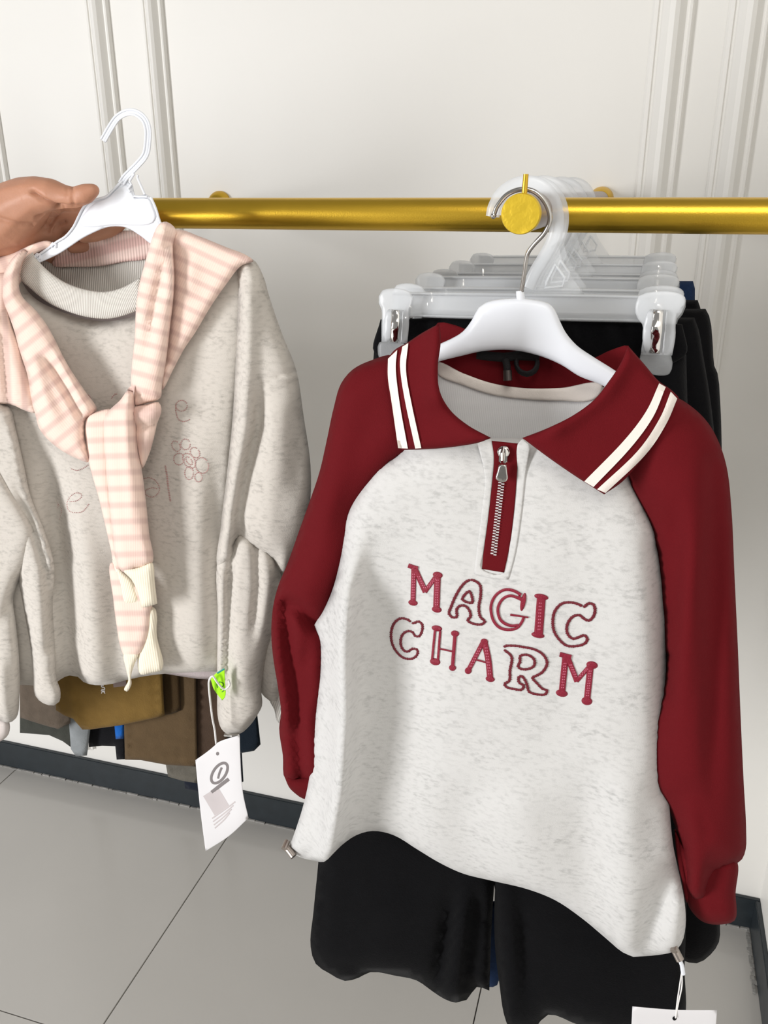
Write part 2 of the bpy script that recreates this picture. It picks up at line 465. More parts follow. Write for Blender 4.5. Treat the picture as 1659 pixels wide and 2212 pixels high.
# wall mouldings
def moulding(name, px0, px1, label):
    xa, xb = at(px0, 0, YW).x, at(px1, 0, YW).x; wd = xb-xa
    prof = [(0, 0), (0, .006), (.05, .011), (.14, .012), (.17, .009), (.22, .009), (.25, .013), (.42, .0235), (.55, .026), (.66, .022), (.78, .012), (.82, .009), (.88, .009), (.90, .011), (.96, .010), (1, .005), (1, 0)]
    bm = bmesh.new(); rows = []
    for z in (.14, CEIL):
        rows.append([bm.verts.new((xa+u*wd, YW-d, z)) for u, d in prof])
    for k in range(len(prof)-1): bm.faces.new((rows[0][k], rows[0][k+1], rows[1][k+1], rows[1][k]))
    bm.faces.new(rows[0][::-1]); bm.faces.new(rows[1])
    o = structure(name, bm, M_WALL, label, False)
    return o
moulding('trim_1', 186, 234, 'white vertical moulding left of the plastic hanger hook')
moulding('trim_2', 308, 352, 'white vertical moulding right behind the plastic hanger hook')
moulding('trim_3', 1412, 1502, 'white vertical moulding above the right end of the gold rail')
moulding('trim_4', 1576, 1668, 'white vertical moulding nearest the right edge')
moulding('trim_6', -85, -38, 'white vertical moulding at the far left edge')

# ------------------------------------------------------------------ clothes rail and display arm
YR = .9; ZR = CAM_H-.026*YR
rail = thing('clothes_rail', 'long horizontal brushed gold clothes rail across the white wall', 'rail', (-.45, YR, ZR))
bm = bmesh.new(); lathe(bm, [(.0165, -2.4), (.0165, XR-.002)], (0, YR, ZR), 'X', 40); part('rail_tube', bm, M_GOLD, rail)
XB = -.532*CAM_H
bm = bmesh.new(); lathe(bm, [(.008, YR+.01), (.008, YW-.004)], (XB, 0, ZR-.004), 'Y', 20); part('bracket_arm', bm, M_GOLD, rail)
bm = bmesh.new(); lathe(bm, [(.010, -.03), (.017, -.026), (.023, -.016), (.026, -.006), (.026, 0)], (XB, YW, ZR-.002), 'Y', 32); part('wall_flange', bm, M_GOLD, rail)
# lower bar hung from the rail, behind the sweatshirt; the folded trousers lie over it
pl = [at(115, 800, .9), at(470, 850, .9)]
zb = 1.36
bm = bmesh.new(); lathe(bm, [(.011, pl[0].x-.02), (.011, pl[1].x+.01)], (0, YR+.03, zb), 'X', 20); part('lower_bar', bm, M_GOLD, rail)
for p in (at(190, 470, .9).x, at(300, 470, .9).x):
    bm = bmesh.new(); tube(bm, [(p, YR+.012, ZR), (p, YR+.03, ZR-.05), (p, YR+.03, zb)], .005, 10); part('drop_rod', bm, M_GOLD, rail)

XA = -.0554*YW; YC = .71; ZA = CAM_H-.0249*YC
arm = thing('display_arm', 'gold-capped display arm jutting from the wall over the rail', 'rack arm', (XA, YC, ZA))
bm = bmesh.new(); lathe(bm, [(.0152, YC+.002), (.0152, YW-.002)], (XA, 0, ZA), 'Y', 40); part('arm_tube', bm, M_ARM, arm, 'dull taupe metal tube')
bm = bmesh.new(); lathe(bm, [(.0150, -.002), (.0156, -.001), (.0158, .002), (.0158, .006), (.0153, .0065)], (XA, YC, ZA), 'Y', 40); part('end_cap', bm, M_GOLDCAP, arm, 'round yellow gold end cap')
bm = bmesh.new(); tube(bm, [(XA+.0015, YC+.003, ZA+.013), (XA+.002, YC+.003, ZA+.0295)], [.0023, .0021], 12); part('stop_pin', bm, M_GOLD, arm, 'short upright gold pin')
bm = bmesh.new(); lathe(bm, [(.016, -.03), (.019, -.024), (.022, -.014), (.024, -.005), (.024, 0)], (XA, YW, ZA), 'Y', 32); part('wall_flange', bm, M_GOLD, arm)

# ------------------------------------------------------------------ clip hangers with trousers on the display arm
HY = .80
ch = thing('clip_hanger', '', 'hanger', (XA, HY, ZA), 'clear clip hangers lined up on the display arm')
P = dict(r=7, step=14)
cloth('bar', [(848, 634, 1), (1120, 637), (1402, 643, 1), (1402, 694, 1), (1120, 689), (848, 681, 1)], HY, M_CLEAR2, ch, T=.002, Tb=.002, **P)
cloth('bar_flange', [(846, 630, 1), (1120, 632), (1404, 638, 1), (1404, 647, 1), (1120, 642), (846, 638, 1)], HY, M_CLEAR2, ch, T=.006, Tb=.006, r=4, step=14)
cloth('bar_flange', [(846, 677, 1), (1120, 684), (1404, 690, 1), (1404, 697, 1), (1120, 692), (846, 684, 1)], HY, M_CLEAR2, ch, T=.006, Tb=.006, r=4, step=14)
hp = [(1064, 468), (1068, 448), (1082, 422), (1104, 404), (1132, 395), (1160, 399), (1184, 416), (1199, 445), (1203, 478), (1199, 508), (1190, 532), (1174, 560), (1156, 590), (1142, 622)]
bm = bmesh.new()
k = HY/ .80
path = [at(a, b, HY) for a, b in smooth_path(hp, 4)]
tube(bm, path, .0062, 12, flat=(1.0, .5)); hk = part('hook', bm, M_CLEAR2, ch)
cloth('gusset', [(1188, 535, 1), (1206, 520, 1), (1215, 560), (1262, 636, 1), (1118, 636, 1)], HY, M_CLEAR, ch, T=.0015, Tb=.0015, r=4, step=16)
bm = bmesh.new()
tube(bm, [at(a, b, HY-.004) for a, b in ((1200, 570), (1180, 610), (1176, 622), (1215, 618), (1220, 600), (1200, 572))], .0012, 6); part('latch', bm, M_CLEAR2, ch)
clipR = [(1373, 655), (1379, 639), (1395, 632), (1465, 632), (1480, 642), (1479, 660), (1472, 676), (1462, 688), (1459, 730), (1452, 768, 1), (1384, 766, 1), (1387, 700), (1378, 690), (1372, 676)]
padR = [(1384, 765), (1450, 768), (1453, 785), (1446, 808), (1400, 806), (1383, 792)]
sprR = [(1411, 668, 1), (1434, 670, 1), (1431, 712), (1425, 765, 1), (1403, 763, 1), (1406, 712)]
clipL = [(818, 640), (826, 627), (885, 630), (893, 642), (891, 656), (885, 668), (884, 700), (880, 742, 1), (824, 738, 1), (824, 700), (824, 668), (818, 655)]
padL = [(819, 740), (876, 744), (878, 765), (872, 790), (832, 790), (819, 775)]
sprL = [(846, 668, 1), (864, 670, 1), (863, 705), (860, 741, 1), (842, 739, 1), (844, 705)]
for cl, pd, sp in ((clipL, padL, sprL), (clipR, padR, sprR)):
    c = cloth('clip', cl, HY-.012, M_CLEAR2, ch, T=.003, Tb=.003, r=3.5, step=12).o
    cl2 = [(a, b) for a, b in pd]
    cloth('jaw_pad', cl2, HY-.013, M_CLEAR, c, T=.003, Tb=.002, r=5, step=12)
    cloth('rail', [(p[0]-7, p[1]) if i in (0, 3, 4, 5) or True else p for i, p in enumerate([(sp[0][0], sp[0][1], 1), (sp[0][0]+3, sp[0][1], 1), (sp[4][0]+3, sp[4][1], 1), (sp[4][0], sp[4][1], 1)])], HY-.0165, M_CLEAR2, c, T=.003, Tb=.002, r=2, step=12)
    cloth('rail', [(sp[1][0]+5, sp[1][1], 1), (sp[1][0]+9, sp[1][1], 1), (sp[3][0]+9, sp[3][1], 1), (sp[3][0]+5, sp[3][1], 1)], HY-.0165, M_CLEAR2, c, T=.003, Tb=.002, r=2, step=12)
    cloth('spring', sp, HY-.017, M_CHROME, c, 'bright bent metal spring strip', T=.002, Tb=.001, r=3, step=12,
          folds=[([((sp[2][0]+sp[5][0])/2-20, sp[2][1]), ((sp[2][0]+sp[5][0])/2+20, sp[2][1])], .004, 14)])
    cloth('back_jaw', [(p[0]+2, p[1]+4) for p in cl], HY+.008, M_CLEAR, c, T=.002, Tb=.002, r=5, step=14)
hy = [.80, .848, .945, 1.015, 1.11, 1.24]
names = ['foremost clear clip hanger with bright metal springs holding black trousers', 'second clear clip hanger from the front on the display arm',
         'third clear clip hanger from the front on the display arm', 'fourth clear clip hanger from the front on the display arm',
         'fifth clear clip hanger from the front, holding the blue jeans', 'rearmost clear clip hanger, nearest the wall']
ch['label'] = names[0]
for i in range(1, 6):
    c = copy_tree(ch); c['label'] = names[i]
    c.location = (XA+random.uniform(-.003, .003), hy[i], ZA+(0, .0, .002, .0, .003, .004)[i])

# foremost black trousers
TG = 'black trousers on the display arm'
tr = thing('trousers', 'foremost black cotton trousers with gathered waist below the maroon sweater', 'trousers', tuple(at(1100, 2190, .82)), TG)
gath = [([(x_, 690), (x_+random.uniform(-6, 6), 760)], random.choice((-1, 1))*.0022, 7) for x_ in range(850, 1390, 17)]
cloth('waistband', [(822, 690, 1), (1000, 686), (1200, 690), (1474, 700, 1), (1482, 765), (1100, 775), (808, 760)], .808, M_BLACK, tr, T=.006, Tb=.008, r=14, step=11, folds=gath)
cloth('leg', [(809, 745, 1), (1140, 760, 1), (1120, 1200), (1085, 1650), (1068, 1905), (1062, 2000), (1057, 2140, 1), (1030, 2132), (1008, 2160), (985, 2166), (960, 2158), (935, 2142), (900, 2118), (855, 2108), (800, 2100), (775, 2112), (745, 2119), (712, 2103), (682, 2082), (671, 2045), (677, 1970), (685, 1890), (720, 1500), (770, 1100), (800, 850)], .825, M_BLACK, tr,
      T=.016, Tb=.016, r=55, step=16, wr=.002, folds=[([(985, 1890), (938, 2150)], -.016, 14), ([(1012, 1890), (975, 2172)], .012, 15), ([(1030, 1890), (1006, 2165)], -.012, 10), ([(700, 1880), (690, 2060)], -.006, 8), ([(690, 2075), (930, 2125)], -.003, 7), ([(860, 1900), (840, 2100)], .005, 60), ([(1036, 1900), (1032, 2130)], -.006, 8)])
cloth('leg', [(1130, 755, 1), (1482, 750, 1), (1490, 1100), (1488, 1500), (1484, 1900), (1479, 2080), (1468, 2222), (1360, 2236), (1250, 2214), (1184, 2192), (1168, 2205), (1140, 2240), (1108, 2232), (1093, 2206), (1078, 2120), (1069, 2040), (1070, 1900), (1090, 1650), (1120, 1200)], .82, M_BLACK, tr,
      T=.016, Tb=.016, r=55, step=16, wr=.002, folds=[([(1092, 1900), (1110, 2200)], .009, 16), ([(1125, 1900), (1140, 2200)], -.007, 14), ([(1300, 1990), (1280, 2210)], .006, 70)])
TL = ['second pair of black trousers behind the foremost black pair', 'third pair of black trousers in the stack on the arm', 'fourth pair of black trousers, its waist corner highest of the black stack']
def trouser_one(name, Y, right, left, mat, label, group, hem=2075, T_=.014, seed=0, topy=690):
    rx = right
    out = [(left, topy+6, 1), ((left+rx[0][0])/2, topy-2), (rx[0][0]-8, rx[0][1]), rx[0]]+list(rx[1:])+[(rx[-1][0]-30, hem-4), (rx[-1][0]-150, hem-60), (1180, hem-90), (1110, hem-75), (1080, hem-120), (1060, 1500), (1045, hem-140), (1000, hem-80), (900, hem-110), (left-20, hem-170), (left-30, 1500), (left-8, 900)]
    c = Cloth(out, Y, T=T_, Tb=T_, r=40, step=20, wr=.003, seed=seed)
    o = link(name, c.mesh(name), mat); tag(o, label, 'trousers', group); return o
trouser_one('trousers', .862, [(1500, 686), (1509, 711), (1519, 768), (1532, 845), (1545, 960), (1555, 1300), (1560, 1700), (1555, 1985), (1553, 2035), (1535, 2062)], 830, M_BLACK, TL[0], TG, 2085, seed=1)
trouser_one('trousers', .93, [(1524, 667), (1532, 682), (1540, 749), (1543, 790), (1550, 806), (1555, 855), (1559, 960), (1560, 1300), (1556, 1700), (1550, 1940)], 900, M_BLACK, TL[1], TG, 1965, seed=2, topy=668)
trouser_one('trousers', 1.02, [(1507, 648), (1512, 662), (1520, 700), (1528, 800), (1532, 960), (1530, 1400), (1520, 1850)], 940, M_BLACK, TL[2], TG, 1890, seed=3, topy=648)
trouser_one('jeans', 1.12, [(1497, 607), (1501, 645), (1505, 700), (1508, 900), (1500, 1300), (1490, 1700)], 985, M_JEAN, 'dark blue jeans peeking out behind the black trousers stack', None, 1760, seed=4, topy=607)
# blue strip between the legs of the foremost pair
o = Cloth([(1052, 1950), (1084, 1950), (1080, 2100), (1074, 2128), (1056, 2132), (1050, 2050)], .905, T=.008, Tb=.008, r=12, step=12)
ob = link('jeans', o.mesh('jeans'), M_JEAN); tag(ob, 'strip of blue denim leg between the two legs of the foremost black trousers', 'jeans')

# ------------------------------------------------------------------ white child hanger with steel hook
YH = .748
wh = thing('child_hanger', 'white moulded hanger with bent steel hook inside the maroon collar', 'hanger', tuple(at(1125, 645, YH)))
cloth('body', [(1048, 654), (1066, 648), (1090, 645), (1125, 644), (1160, 648), (1185, 655), (1198, 668), (1208, 690), (1222, 718), (1246, 746), (1282, 771), (1325, 798), (1395, 850), (1400, 875), (1370, 880), (1304, 834), (1250, 812), (1212, 788), (1160, 767), (1100, 756), (1040, 759), (1000, 768), (945, 782), (885, 805), (878, 790), (900, 768), (945, 745), (972, 733), (1000, 716), (1020, 690), (1034, 664)], YH, M_WPLAST, wh, T=.0055, Tb=.0055, r=14, step=12)
a_, b_ = at(1126, 646, YH), at(1123, 628, YH)
bm = bmesh.new(); tube(bm, [a_-Vector((0, 0, .002)), b_], [.0038, .0034], 16); part('neck_collar', bm, M_WPLAST, wh)
hk = [(1066, 466), (1075, 444), (1096, 420), (1126, 409), (1156, 415), (1179, 440), (1188, 472), (1177, 502), (1152, 530), (1139, 551), (1133, 590), (1125, 638)]
hY = [.728, .728, .728, .728, .728, .728, .729, .732, .736, .739, .743, .748]
sp = smooth_path([(a, b, c) for (a, b), c in zip(hk, hY)], 6)
bm = bmesh.new(); tube(bm, [at(a, b, c) for a, b, c in sp], .00195, 14); ball(bm, at(1066, 466, .728), .0026, 2); part('hook', bm, M_STEEL, wh, 'bent steel wire hook')

# ------------------------------------------------------------------ maroon raglan sweater
YS = .722
sw = thing('raglan_sweater', 'pale grey quarter-zip sweater with maroon collar and sleeves reading MAGIC CHARM', 'sweater', tuple(at(1070, 2000, YS)))
TORSO = [(868, 974), (822, 1008), (777, 1062), (750, 1110), (740, 1170), (728, 1240), (712, 1290), (692, 1328), (679, 1350, 1), (690, 1385), (689, 1460), (681, 1540), (673, 1620), (668, 1680), (655, 1740), (640, 1788), (624, 1832, 1), (640, 1848), (680, 1860), (700, 1862), (716, 1848), (738, 1826), (770, 1804), (805, 1795), (850, 1804), (900, 1834), (950, 1864), (1000, 1887), (1060, 1902), (1140, 1921), (1200, 1945), (1260, 1986), (1310, 2028), (1345, 2057), (1368, 2067, 1), (1420, 2063), (1456, 2055), (1471, 2040), (1481, 2000), (1479, 1950), (1468, 1890), (1455, 1830), (1446, 1740), (1442, 1650), (1440, 1500), (1440, 1400), (1436, 1300), (1428, 1225), (1420, 1175), (1405, 1130), (1385, 1088), (1360, 1036), (1352, 1010), (1300, 960), (1200, 932), (1127, 946, 1), (1060, 946, 1), (980, 918), (900, 922), (872, 960)]
torso = cloth('torso', TORSO, YS, M_MARL, sw, 'pale grey marl front panel', T=.020, Tb=.02, r=95, step=13, wr=.0012, seed=5, folds=[
    ([(806, 1085), (776, 1160), (750, 1270), (742, 1400), (744, 1550), (734, 1700), (708, 1870)], .036, 25),
    ([(850, 1100), (880, 1500), (860, 1820)], -.010, 70),
    ([(1000, 1650), (1010, 1900)], -.006, 55), ([(1120, 1650), (1150, 1930)], .007, 60), ([(1260, 1600), (1270, 2000)], -.006, 45), ([(1350, 1600), (1355, 2060)], .012, 45),
    ([(1455, 1880), (1420, 1950), (1385, 2080)], -.012, 26), ([(1470, 1950), (1450, 2060)], .008, 22),
    ([(1425, 1180), (1440, 1400), (1440, 1700)], -.012, 26)])
cloth('back_panel', [(840, 900), (1380, 900), (1440, 1150), (1445, 1500), (1448, 1800), (1455, 1930), (1300, 1960), (1000, 1850), (760, 1770), (690, 1800), (700, 1350), (760, 1100)], .788, M_MARL, sw, T=.008, Tb=.008, r=50, step=30)
# sleeves
SL = [(850, 768), (800, 779), (762, 798), (737, 828), (721, 880), (706, 950), (690, 1020), (670, 1080), (645, 1150), (622, 1215), (601, 1266), (590, 1310), (586, 1370), (590, 1420), (602, 1495), (607, 1540), (603, 1572), (611, 1632), (617, 1684), (650, 1694), (690, 1680), (695, 1560), (705, 1470), (705, 1390), (698, 1350), (715, 1310), (745, 1240), (760, 1170), (770, 1110), (800, 1060), (850, 1005), (900, 960), (900, 850)]
cloth('sleeve', SL, YS+.012, M_RED, sw, T=.026, Tb=.016, r=70, step=12, wr=.0015, seed=6, folds=[
    ([(615, 1300), (640, 1310), (675, 1350)], -.014, 14), ([(612, 1320), (622, 1400), (640, 1520), (650, 1680)], -.016, 15), ([(600, 1300), (600, 1400), (618, 1560)], .007, 16),
    ([(665, 1360), (655, 1450), (668, 1560)], -.010, 16), ([(740, 860), (715, 1000), (665, 1200)], .006, 40), ([(606, 1570), (630, 1600)], -.005, 9), ([(800, 850), (760, 1000), (720, 1200)], -.004, 40)])
cloth('cuff', [(616, 1672), (640, 1680), (690, 1672), (684, 1728), (654, 1725), (640, 1716), (624, 1700)], YS+.016, plain('maroon_rib', lin(88, 12, 18), .9, bump=(900, .3), spec=.15), sw, T=.014, Tb=.014, r=18, step=7)
SR = [(1380, 850), (1455, 856), (1495, 879), (1530, 914), (1554, 958), (1570, 1010), (1580, 1100), (1587, 1250), (1594, 1400), (1600, 1550), (1606, 1680), (1612, 1800), (1611, 1834), (1603, 1856), (1588, 1867), (1545, 1890), (1520, 1945), (1500, 1946), (1487, 1930), (1480, 1880), (1474, 1835), (1460, 1790), (1441, 1742), (1418, 1715), (1408, 1680), (1406, 1630), (1412, 1565), (1428, 1500), (1437, 1440), (1436, 1370), (1430, 1300), (1424, 1225), (1414, 1170), (1397, 1125), (1376, 1085), (1350, 1030), (1330, 960)]
cloth('sleeve', SR, YS+.010, M_RED, sw, T=.038, Tb=.018, r=110, step=12, wr=.0015, seed=8, folds=[
    ([(1475, 1090), (1485, 1200), (1478, 1400), (1462, 1620)], .012, 28), ([(1455, 1050), (1465, 1200), (1455, 1330)], -.006, 22), ([(1545, 1000), (1545, 1300), (1540, 1600), (1535, 1860)], -.010, 26), ([(1475, 1700), (1500, 1800), (1502, 1930)], .008, 20),
    ([(1436, 1420), (1430, 1500)], -.008, 12)])
cloth('cuff', [(1462, 1800), (1480, 1826), (1520, 1850), (1590, 1858), (1589, 1930), (1587, 1988), (1560, 1997), (1520, 1992), (1490, 1962), (1474, 1890)], YS+.014, M_RED, sw, T=.016, Tb=.016, r=26, step=9)
cloth('sleeve_fold', [(1458, 1790), (1474, 1835), (1482, 1890), (1490, 1935), (1484, 1950), (1472, 1900), (1462, 1850)], YS+.008, M_RED, sw, T=.006, Tb=.006, r=10, step=8)
# neck inside
cloth('neck_lining', [(940, 790), (1000, 812), (1060, 832), (1130, 842), (1210, 842), (1305, 830), (1290, 880), (1220, 925), (1128, 965), (1050, 960), (985, 915), (945, 860)], .768, M_LINING, sw, 'white ribbed inside of the back neck', T=.002, Tb=.002, r=10, step=12, wfun=along(1, .1, 4))
cloth('neck_tape', [(944, 783), (1000, 806), (1060, 827), (1130, 838), (1210, 838), (1300, 830), (1300, 846), (1280, 864), (1210, 866), (1130, 862), (1060, 852), (1000, 832), (944, 806)], .764, M_CREAM, sw, 'white neck tape', T=.0016, Tb=.0016, r=5, step=10)
cloth('back_collar', [(946, 697), (975, 700), (1010, 712), (1100, 738), (1200, 770), (1276, 775), (1320, 756), (1358, 747), (1345, 800), (1304, 836), (1210, 843), (1130, 842), (1060, 832), (1000, 812), (938, 788)], .766, M_RED, sw, T=.002, Tb=.004, r=12, step=12)
# collar halves
CLp = [(950, 698, 1), (952, 740), (946, 790), (950, 845), (972, 885), (1010, 918), (1061, 946, 1), (1035, 956), (990, 964), (945, 969), (910, 971), (868, 972, 1), (858, 935), (848, 890), (840, 850), (834, 810), (836, 782), (850, 758), (880, 740), (910, 720)]
clf = Cloth(CLp, YS-.028, T=.007, Tb=.005, r=16, step=9, folds=[([(945, 690), (949, 850)], .012, 30), ([(860, 780), (880, 960)], .004, 40)], lean=(950, 850, .00012, .0))
o = link('collar', clf.mesh('collar'), M_RED, sw); clo = o
CRp = [(1357, 747, 1), (1392, 787), (1424, 824), (1450, 842), (1466, 858, 1), (1452, 890), (1430, 928), (1392, 985), (1345, 1040), (1305, 1068, 1), (1262, 1041), (1230, 1020), (1180, 985), (1128, 946, 1), (1180, 926), (1240, 896), (1285, 862), (1312, 828), (1340, 786)]
crf = Cloth(CRp, YS-.031, T=.007, Tb=.005, r=16, step=9, folds=[([(1357, 740), (1310, 830), (1200, 915)], .010, 26)], lean=(1300, 900, -.00005, .0))
o = link('collar', crf.mesh('collar'), M_RED, sw); cro = o
def stripe(base, left, right, parent):
    L = smooth_path(left, 6); R_ = smooth_path(right, 6); n = 3
    bm = bmesh.new(); rows = []
    for a, b in zip(L, R_):
        row = []
        for k in range(n+1):
            q = a*(1-k/n)+b*k/n
            row.append(bm.verts.new(base.pt(q[0], q[1], .0016)))
        row2 = [bm.verts.new(base.pt(*(a), -.0005)), bm.verts.new(base.pt(*(b), -.0005))]
        rows.append([row2[0]]+row+[row2[1]])
    for A, B in zip(rows, rows[1:]):
        for k in range(len(A)-1): bm.faces.new((A[k], A[k+1], B[k+1], B[k]))
    return part('collar_stripe', bm, M_CREAM, parent, 'cream knitted stripe')
stripe(clf, [(838, 775), (838, 817), (846, 870), (860, 968)], [(858, 756), (855, 800), (864, 875), (881, 969)], clo)
stripe(clf, [(869, 749), (864, 790), (874, 862), (897, 969)], [(882, 741), (877, 800), (889, 872), (910, 968)], clo)
stripe(crf, [(1424, 828), (1395, 890), (1345, 955), (1262, 1040)], [(1438, 836), (1410, 902), (1360, 970), (1282, 1052)], cro)
stripe(crf, [(1449, 846), (1424, 906), (1376, 976), (1290, 1057)], [(1463, 861), (1438, 918), (1393, 984), (1308, 1065)], cro)
# placket and zip
for pts in ([(1030, 952, 1), (1061, 948, 1), (1067, 985), (1062, 1050), (1053, 1130), (1044, 1195), (1040, 1228), (1088, 1238), (1100, 1185), (1112, 1100), (1118, 1020), (1118, 960), (1128, 948, 1), (1146, 962, 1), (1136, 1020), (1126, 1110), (1113, 1195), (1098, 1252, 1), (1060, 1249), (1024, 1240, 1), (1030, 1190), (1040, 1110), (1047, 1030)],):
    c = Cloth(pts, torso.Y-.0206, T=.0009, Tb=.003, r=3, step=8)
    c.shift = torso.shift
    _g = c.g
    c.g = lambda x, y, c=c, _g=_g: _g(x, y)
    link('placket', c.mesh('placket'), M_MARL, sw)
zt = Cloth([(1062, 952, 1), (1119, 958, 1), (1117, 1020), (1111, 1100), (1100, 1185), (1089, 1237, 1), (1041, 1229, 1), (1044, 1195), (1053, 1130), (1062, 1050), (1066, 985)], torso.Y-.0203, T=.0008, Tb=.003, r=3, step=8)
zt.shift = torso.shift
zip_tape = link('zip_tape', zt.mesh('zip_tape'), M_RED, sw); zip_tape['label'] = 'maroon zip tape'
bm = bmesh.new()
za, zb_ = np.array([1084, 1036.]), np.array([1066, 1198.])
for i in range(54):
    t = i/53; c = za*(1-t)+zb_*t
    s_ = 1 if i % 2 else -1
    p = zt.pt(c[0]+s_*3.4, c[1], .0010); box(bm, p, (.0026, .0016, .0010))
part('zip_teeth', bm, plain('zip_silver', (.72, .68, .68, 1), .45, .35), zip_tape, 'fine silver zip teeth', False)['kind'] = 'stuff'
bm = bmesh.new()
p0 = zt.pt(1088, 968, .002); p1 = zt.pt(1087, 1002, .003)
ball(bm, p0+(p1-p0)*.25, .0058, 2, (1.0, .45, 1.0)); box(bm, p0+(p1-p0)*.55, (.0072, .005, .011), None, .0012)
tube(bm, [p0+Vector((0, -.001, .001)), p0+Vector((0, -.0055, -.003)), p0+Vector((0, -.0055, -.009)), p0+Vector((0, -.002, -.012))], .0015, 8)
sld = part('zip_slider', bm, M_CHROME, sw, 'shiny silver zip slider')
pp = Cloth([(1078, 1004, 1), (1094, 1004, 1), (1096, 1022), (1097, 1034), (1092, 1041), (1078, 1040), (1071, 1034), (1074, 1020)], zt.Y-.009, T=.0009, Tb=.0009, r=3, step=5)
pp.shift = torso.shift
link('zip_pull', pp.mesh('zip_pull'), M_STEEL, sld)
# hem toggles
def toggle(x, y, Y, ang, parent, ln=.012):
    m = mpp(x, y, Y); c = at(x, y, Y); d = Vector((math.cos(ang), -.45, -math.sin(ang))).normalized()
    bm = bmesh.new(); tube(bm, [c-d*ln*.5, c+d*ln*.5], .0042, 18); tube(bm, [c-d*ln*.6+Vector((0, .004, .004)), c-d*ln*.6+Vector((0, -.006, .001))], .0036, 14)
    return part('cord_toggle', bm, M_TOG, parent, 'small metal cord toggle')
toggle(627, 1840, YS-.006, .5, sw, .014); toggle(1463, 2062, YS-.014, .9, sw, .012)

# embroidery
def cp(x, y): return 780+x/2.6758, 1150+y/2.6758
def ribbon(bm, surf, pts, wd, h=.0011, k=5, w2=None):
    P_ = [np.array(p, float) for p in (smooth_path(pts, k) if len(pts) > 2 else [np.array(pts[0])*(1-t)+np.array(pts[1])*t for t in np.linspace(0, 1, 6)])]
    rows = []
    for i, p in enumerate(P_):
        t = P_[min(i+1, len(P_)-1)]-P_[max(i-1, 0)]; t = t/max(np.hypot(*t), 1e-6); nn = np.array([-t[1], t[0]])
        wv = wd if w2 is None else wd+(w2-wd)*i/(len(P_)-1)
        rows.append([bm.verts.new(surf.pt(*(p+nn*wv*u/2), o)) for u, o in ((-1, .0001), (-.8, h), (0, h*1.35), (.8, h), (1, .0001))])
    for A, B in zip(rows, rows[1:]):
        for q in range(4): bm.faces.new((A[q], A[q+1], B[q+1], B[q]))
    bm.faces.new(rows[0]); bm.faces.new(rows[-1][::-1])
def blob(bm, surf, c, wx, wy, h=.0014, ang=.2):
    ctr = bm.verts.new(surf.pt(c[0], c[1], h)); n = 16; R1 = []; R2 = []
    for k in range(n):
        a = 2*math.pi*k/n; u, v = math.cos(a)*wx/2, math.sin(a)*wy/2
        du, dv = u*math.cos(ang)-v*math.sin(ang), u*math.sin(ang)+v*math.cos(ang)
        R1.append(bm.verts.new(surf.pt(c[0]+du*.75, c[1]+dv*.75, h*.95))); R2.append(bm.verts.new(surf.pt(c[0]+du, c[1]+dv, .0001)))
    for k in range(n):
        bm.faces.new((ctr, R1[k], R1[(k+1) % n])); bm.faces.new((R1[k], R2[k], R2[(k+1) % n], R1[(k+1) % n]))
def resample(pts, step, closed=True):
    P_ = [np.array(p, float) for p in pts]
    P_ = list(catmull([tuple(p) for p in P_], step*.5)) if closed else smooth_path(P_, 8)
    if closed: P_ = P_+[P_[0]]
    out = [P_[0]]; acc = 0
    for a, b in zip(P_, P_[1:]):
        L = np.hypot(*(b-a)); d = step-acc
        while d <= L and L > 0:
            out.append(a+(b-a)*d/L); d += step
        acc = L-(d-step)
    return out
def chain(bm, surf, pts, step, r, closed=True, off=.0005, el=1.25):
    S = resample(pts, step, closed)
    for i, p in enumerate(S[:-1] if closed else S):
        ball(bm, surf.pt(p[0], p[1], off), r*(1.0 if i % 2 else .88), 1, (el, .75, 1))
def letter(ribbons=(), blobs=(), chains=(), dots=(), mat=None, lab=None):
    bm = bmesh.new()
    for r_ in ribbons: ribbon(bm, torso, [cp(*p) for p in r_[0]], r_[1]/2.6758, w2=(r_[2]/2.6758 if len(r_) > 2 else None))
    for b_ in blobs: blob(bm, torso, cp(*b_[0]), b_[1]/2.6758, b_[2]/2.6758)
    for c_ in chains: chain(bm, torso, [cp(*p) for p in c_], 4.6, .00155)
    o = part('embroidered_letter', bm, mat or M_THREAD, sw, lab)
    if dots:
        bm = bmesh.new()
        for a, b, n in dots:
            for k in range(n):
                t = (k+.5)/n
                for s_ in (-1, 1):
                    q = cp(a[0]+(b[0]-a[0])*t+s_*5, a[1]+(b[1]-a[1])*t); ball(bm, torso.pt(*q, .0014), .0006, 1, (1, .5, 1.5))
        part('openwork_dots', bm, M_DOT, o)
    return o
letter([([(305, 205), (300, 405)], 30), ([(312, 212), (372, 345)], 32), ([(368, 345), (440, 245)], 26), ([(442, 240), (435, 445)], 38), ([(272, 192), (328, 210)], 26)], [((300, 407), 56, 34), ((443, 247), 58, 38), ((437, 446), 58, 36)], dots=[((304, 235), (300, 385), 10), ((330, 250), (370, 325), 6), ((385, 320), (430, 265), 5), ((441, 270), (436, 425), 11)], lab='maroon embroidered letter M')
letter(chains=[[(640, 275), (685, 302), (690, 370), (680, 430), (690, 490), (715, 515), (700, 530), (640, 525), (615, 507), (632, 488), (625, 450), (600, 425), (570, 425), (552, 445), (552, 488), (530, 492), (508, 470), (520, 430), (550, 360), (590, 300), (615, 280)], [(625, 340), (642, 407), (585, 387)]], mat=M_THREADD, lab='maroon chain-stitch letter A')
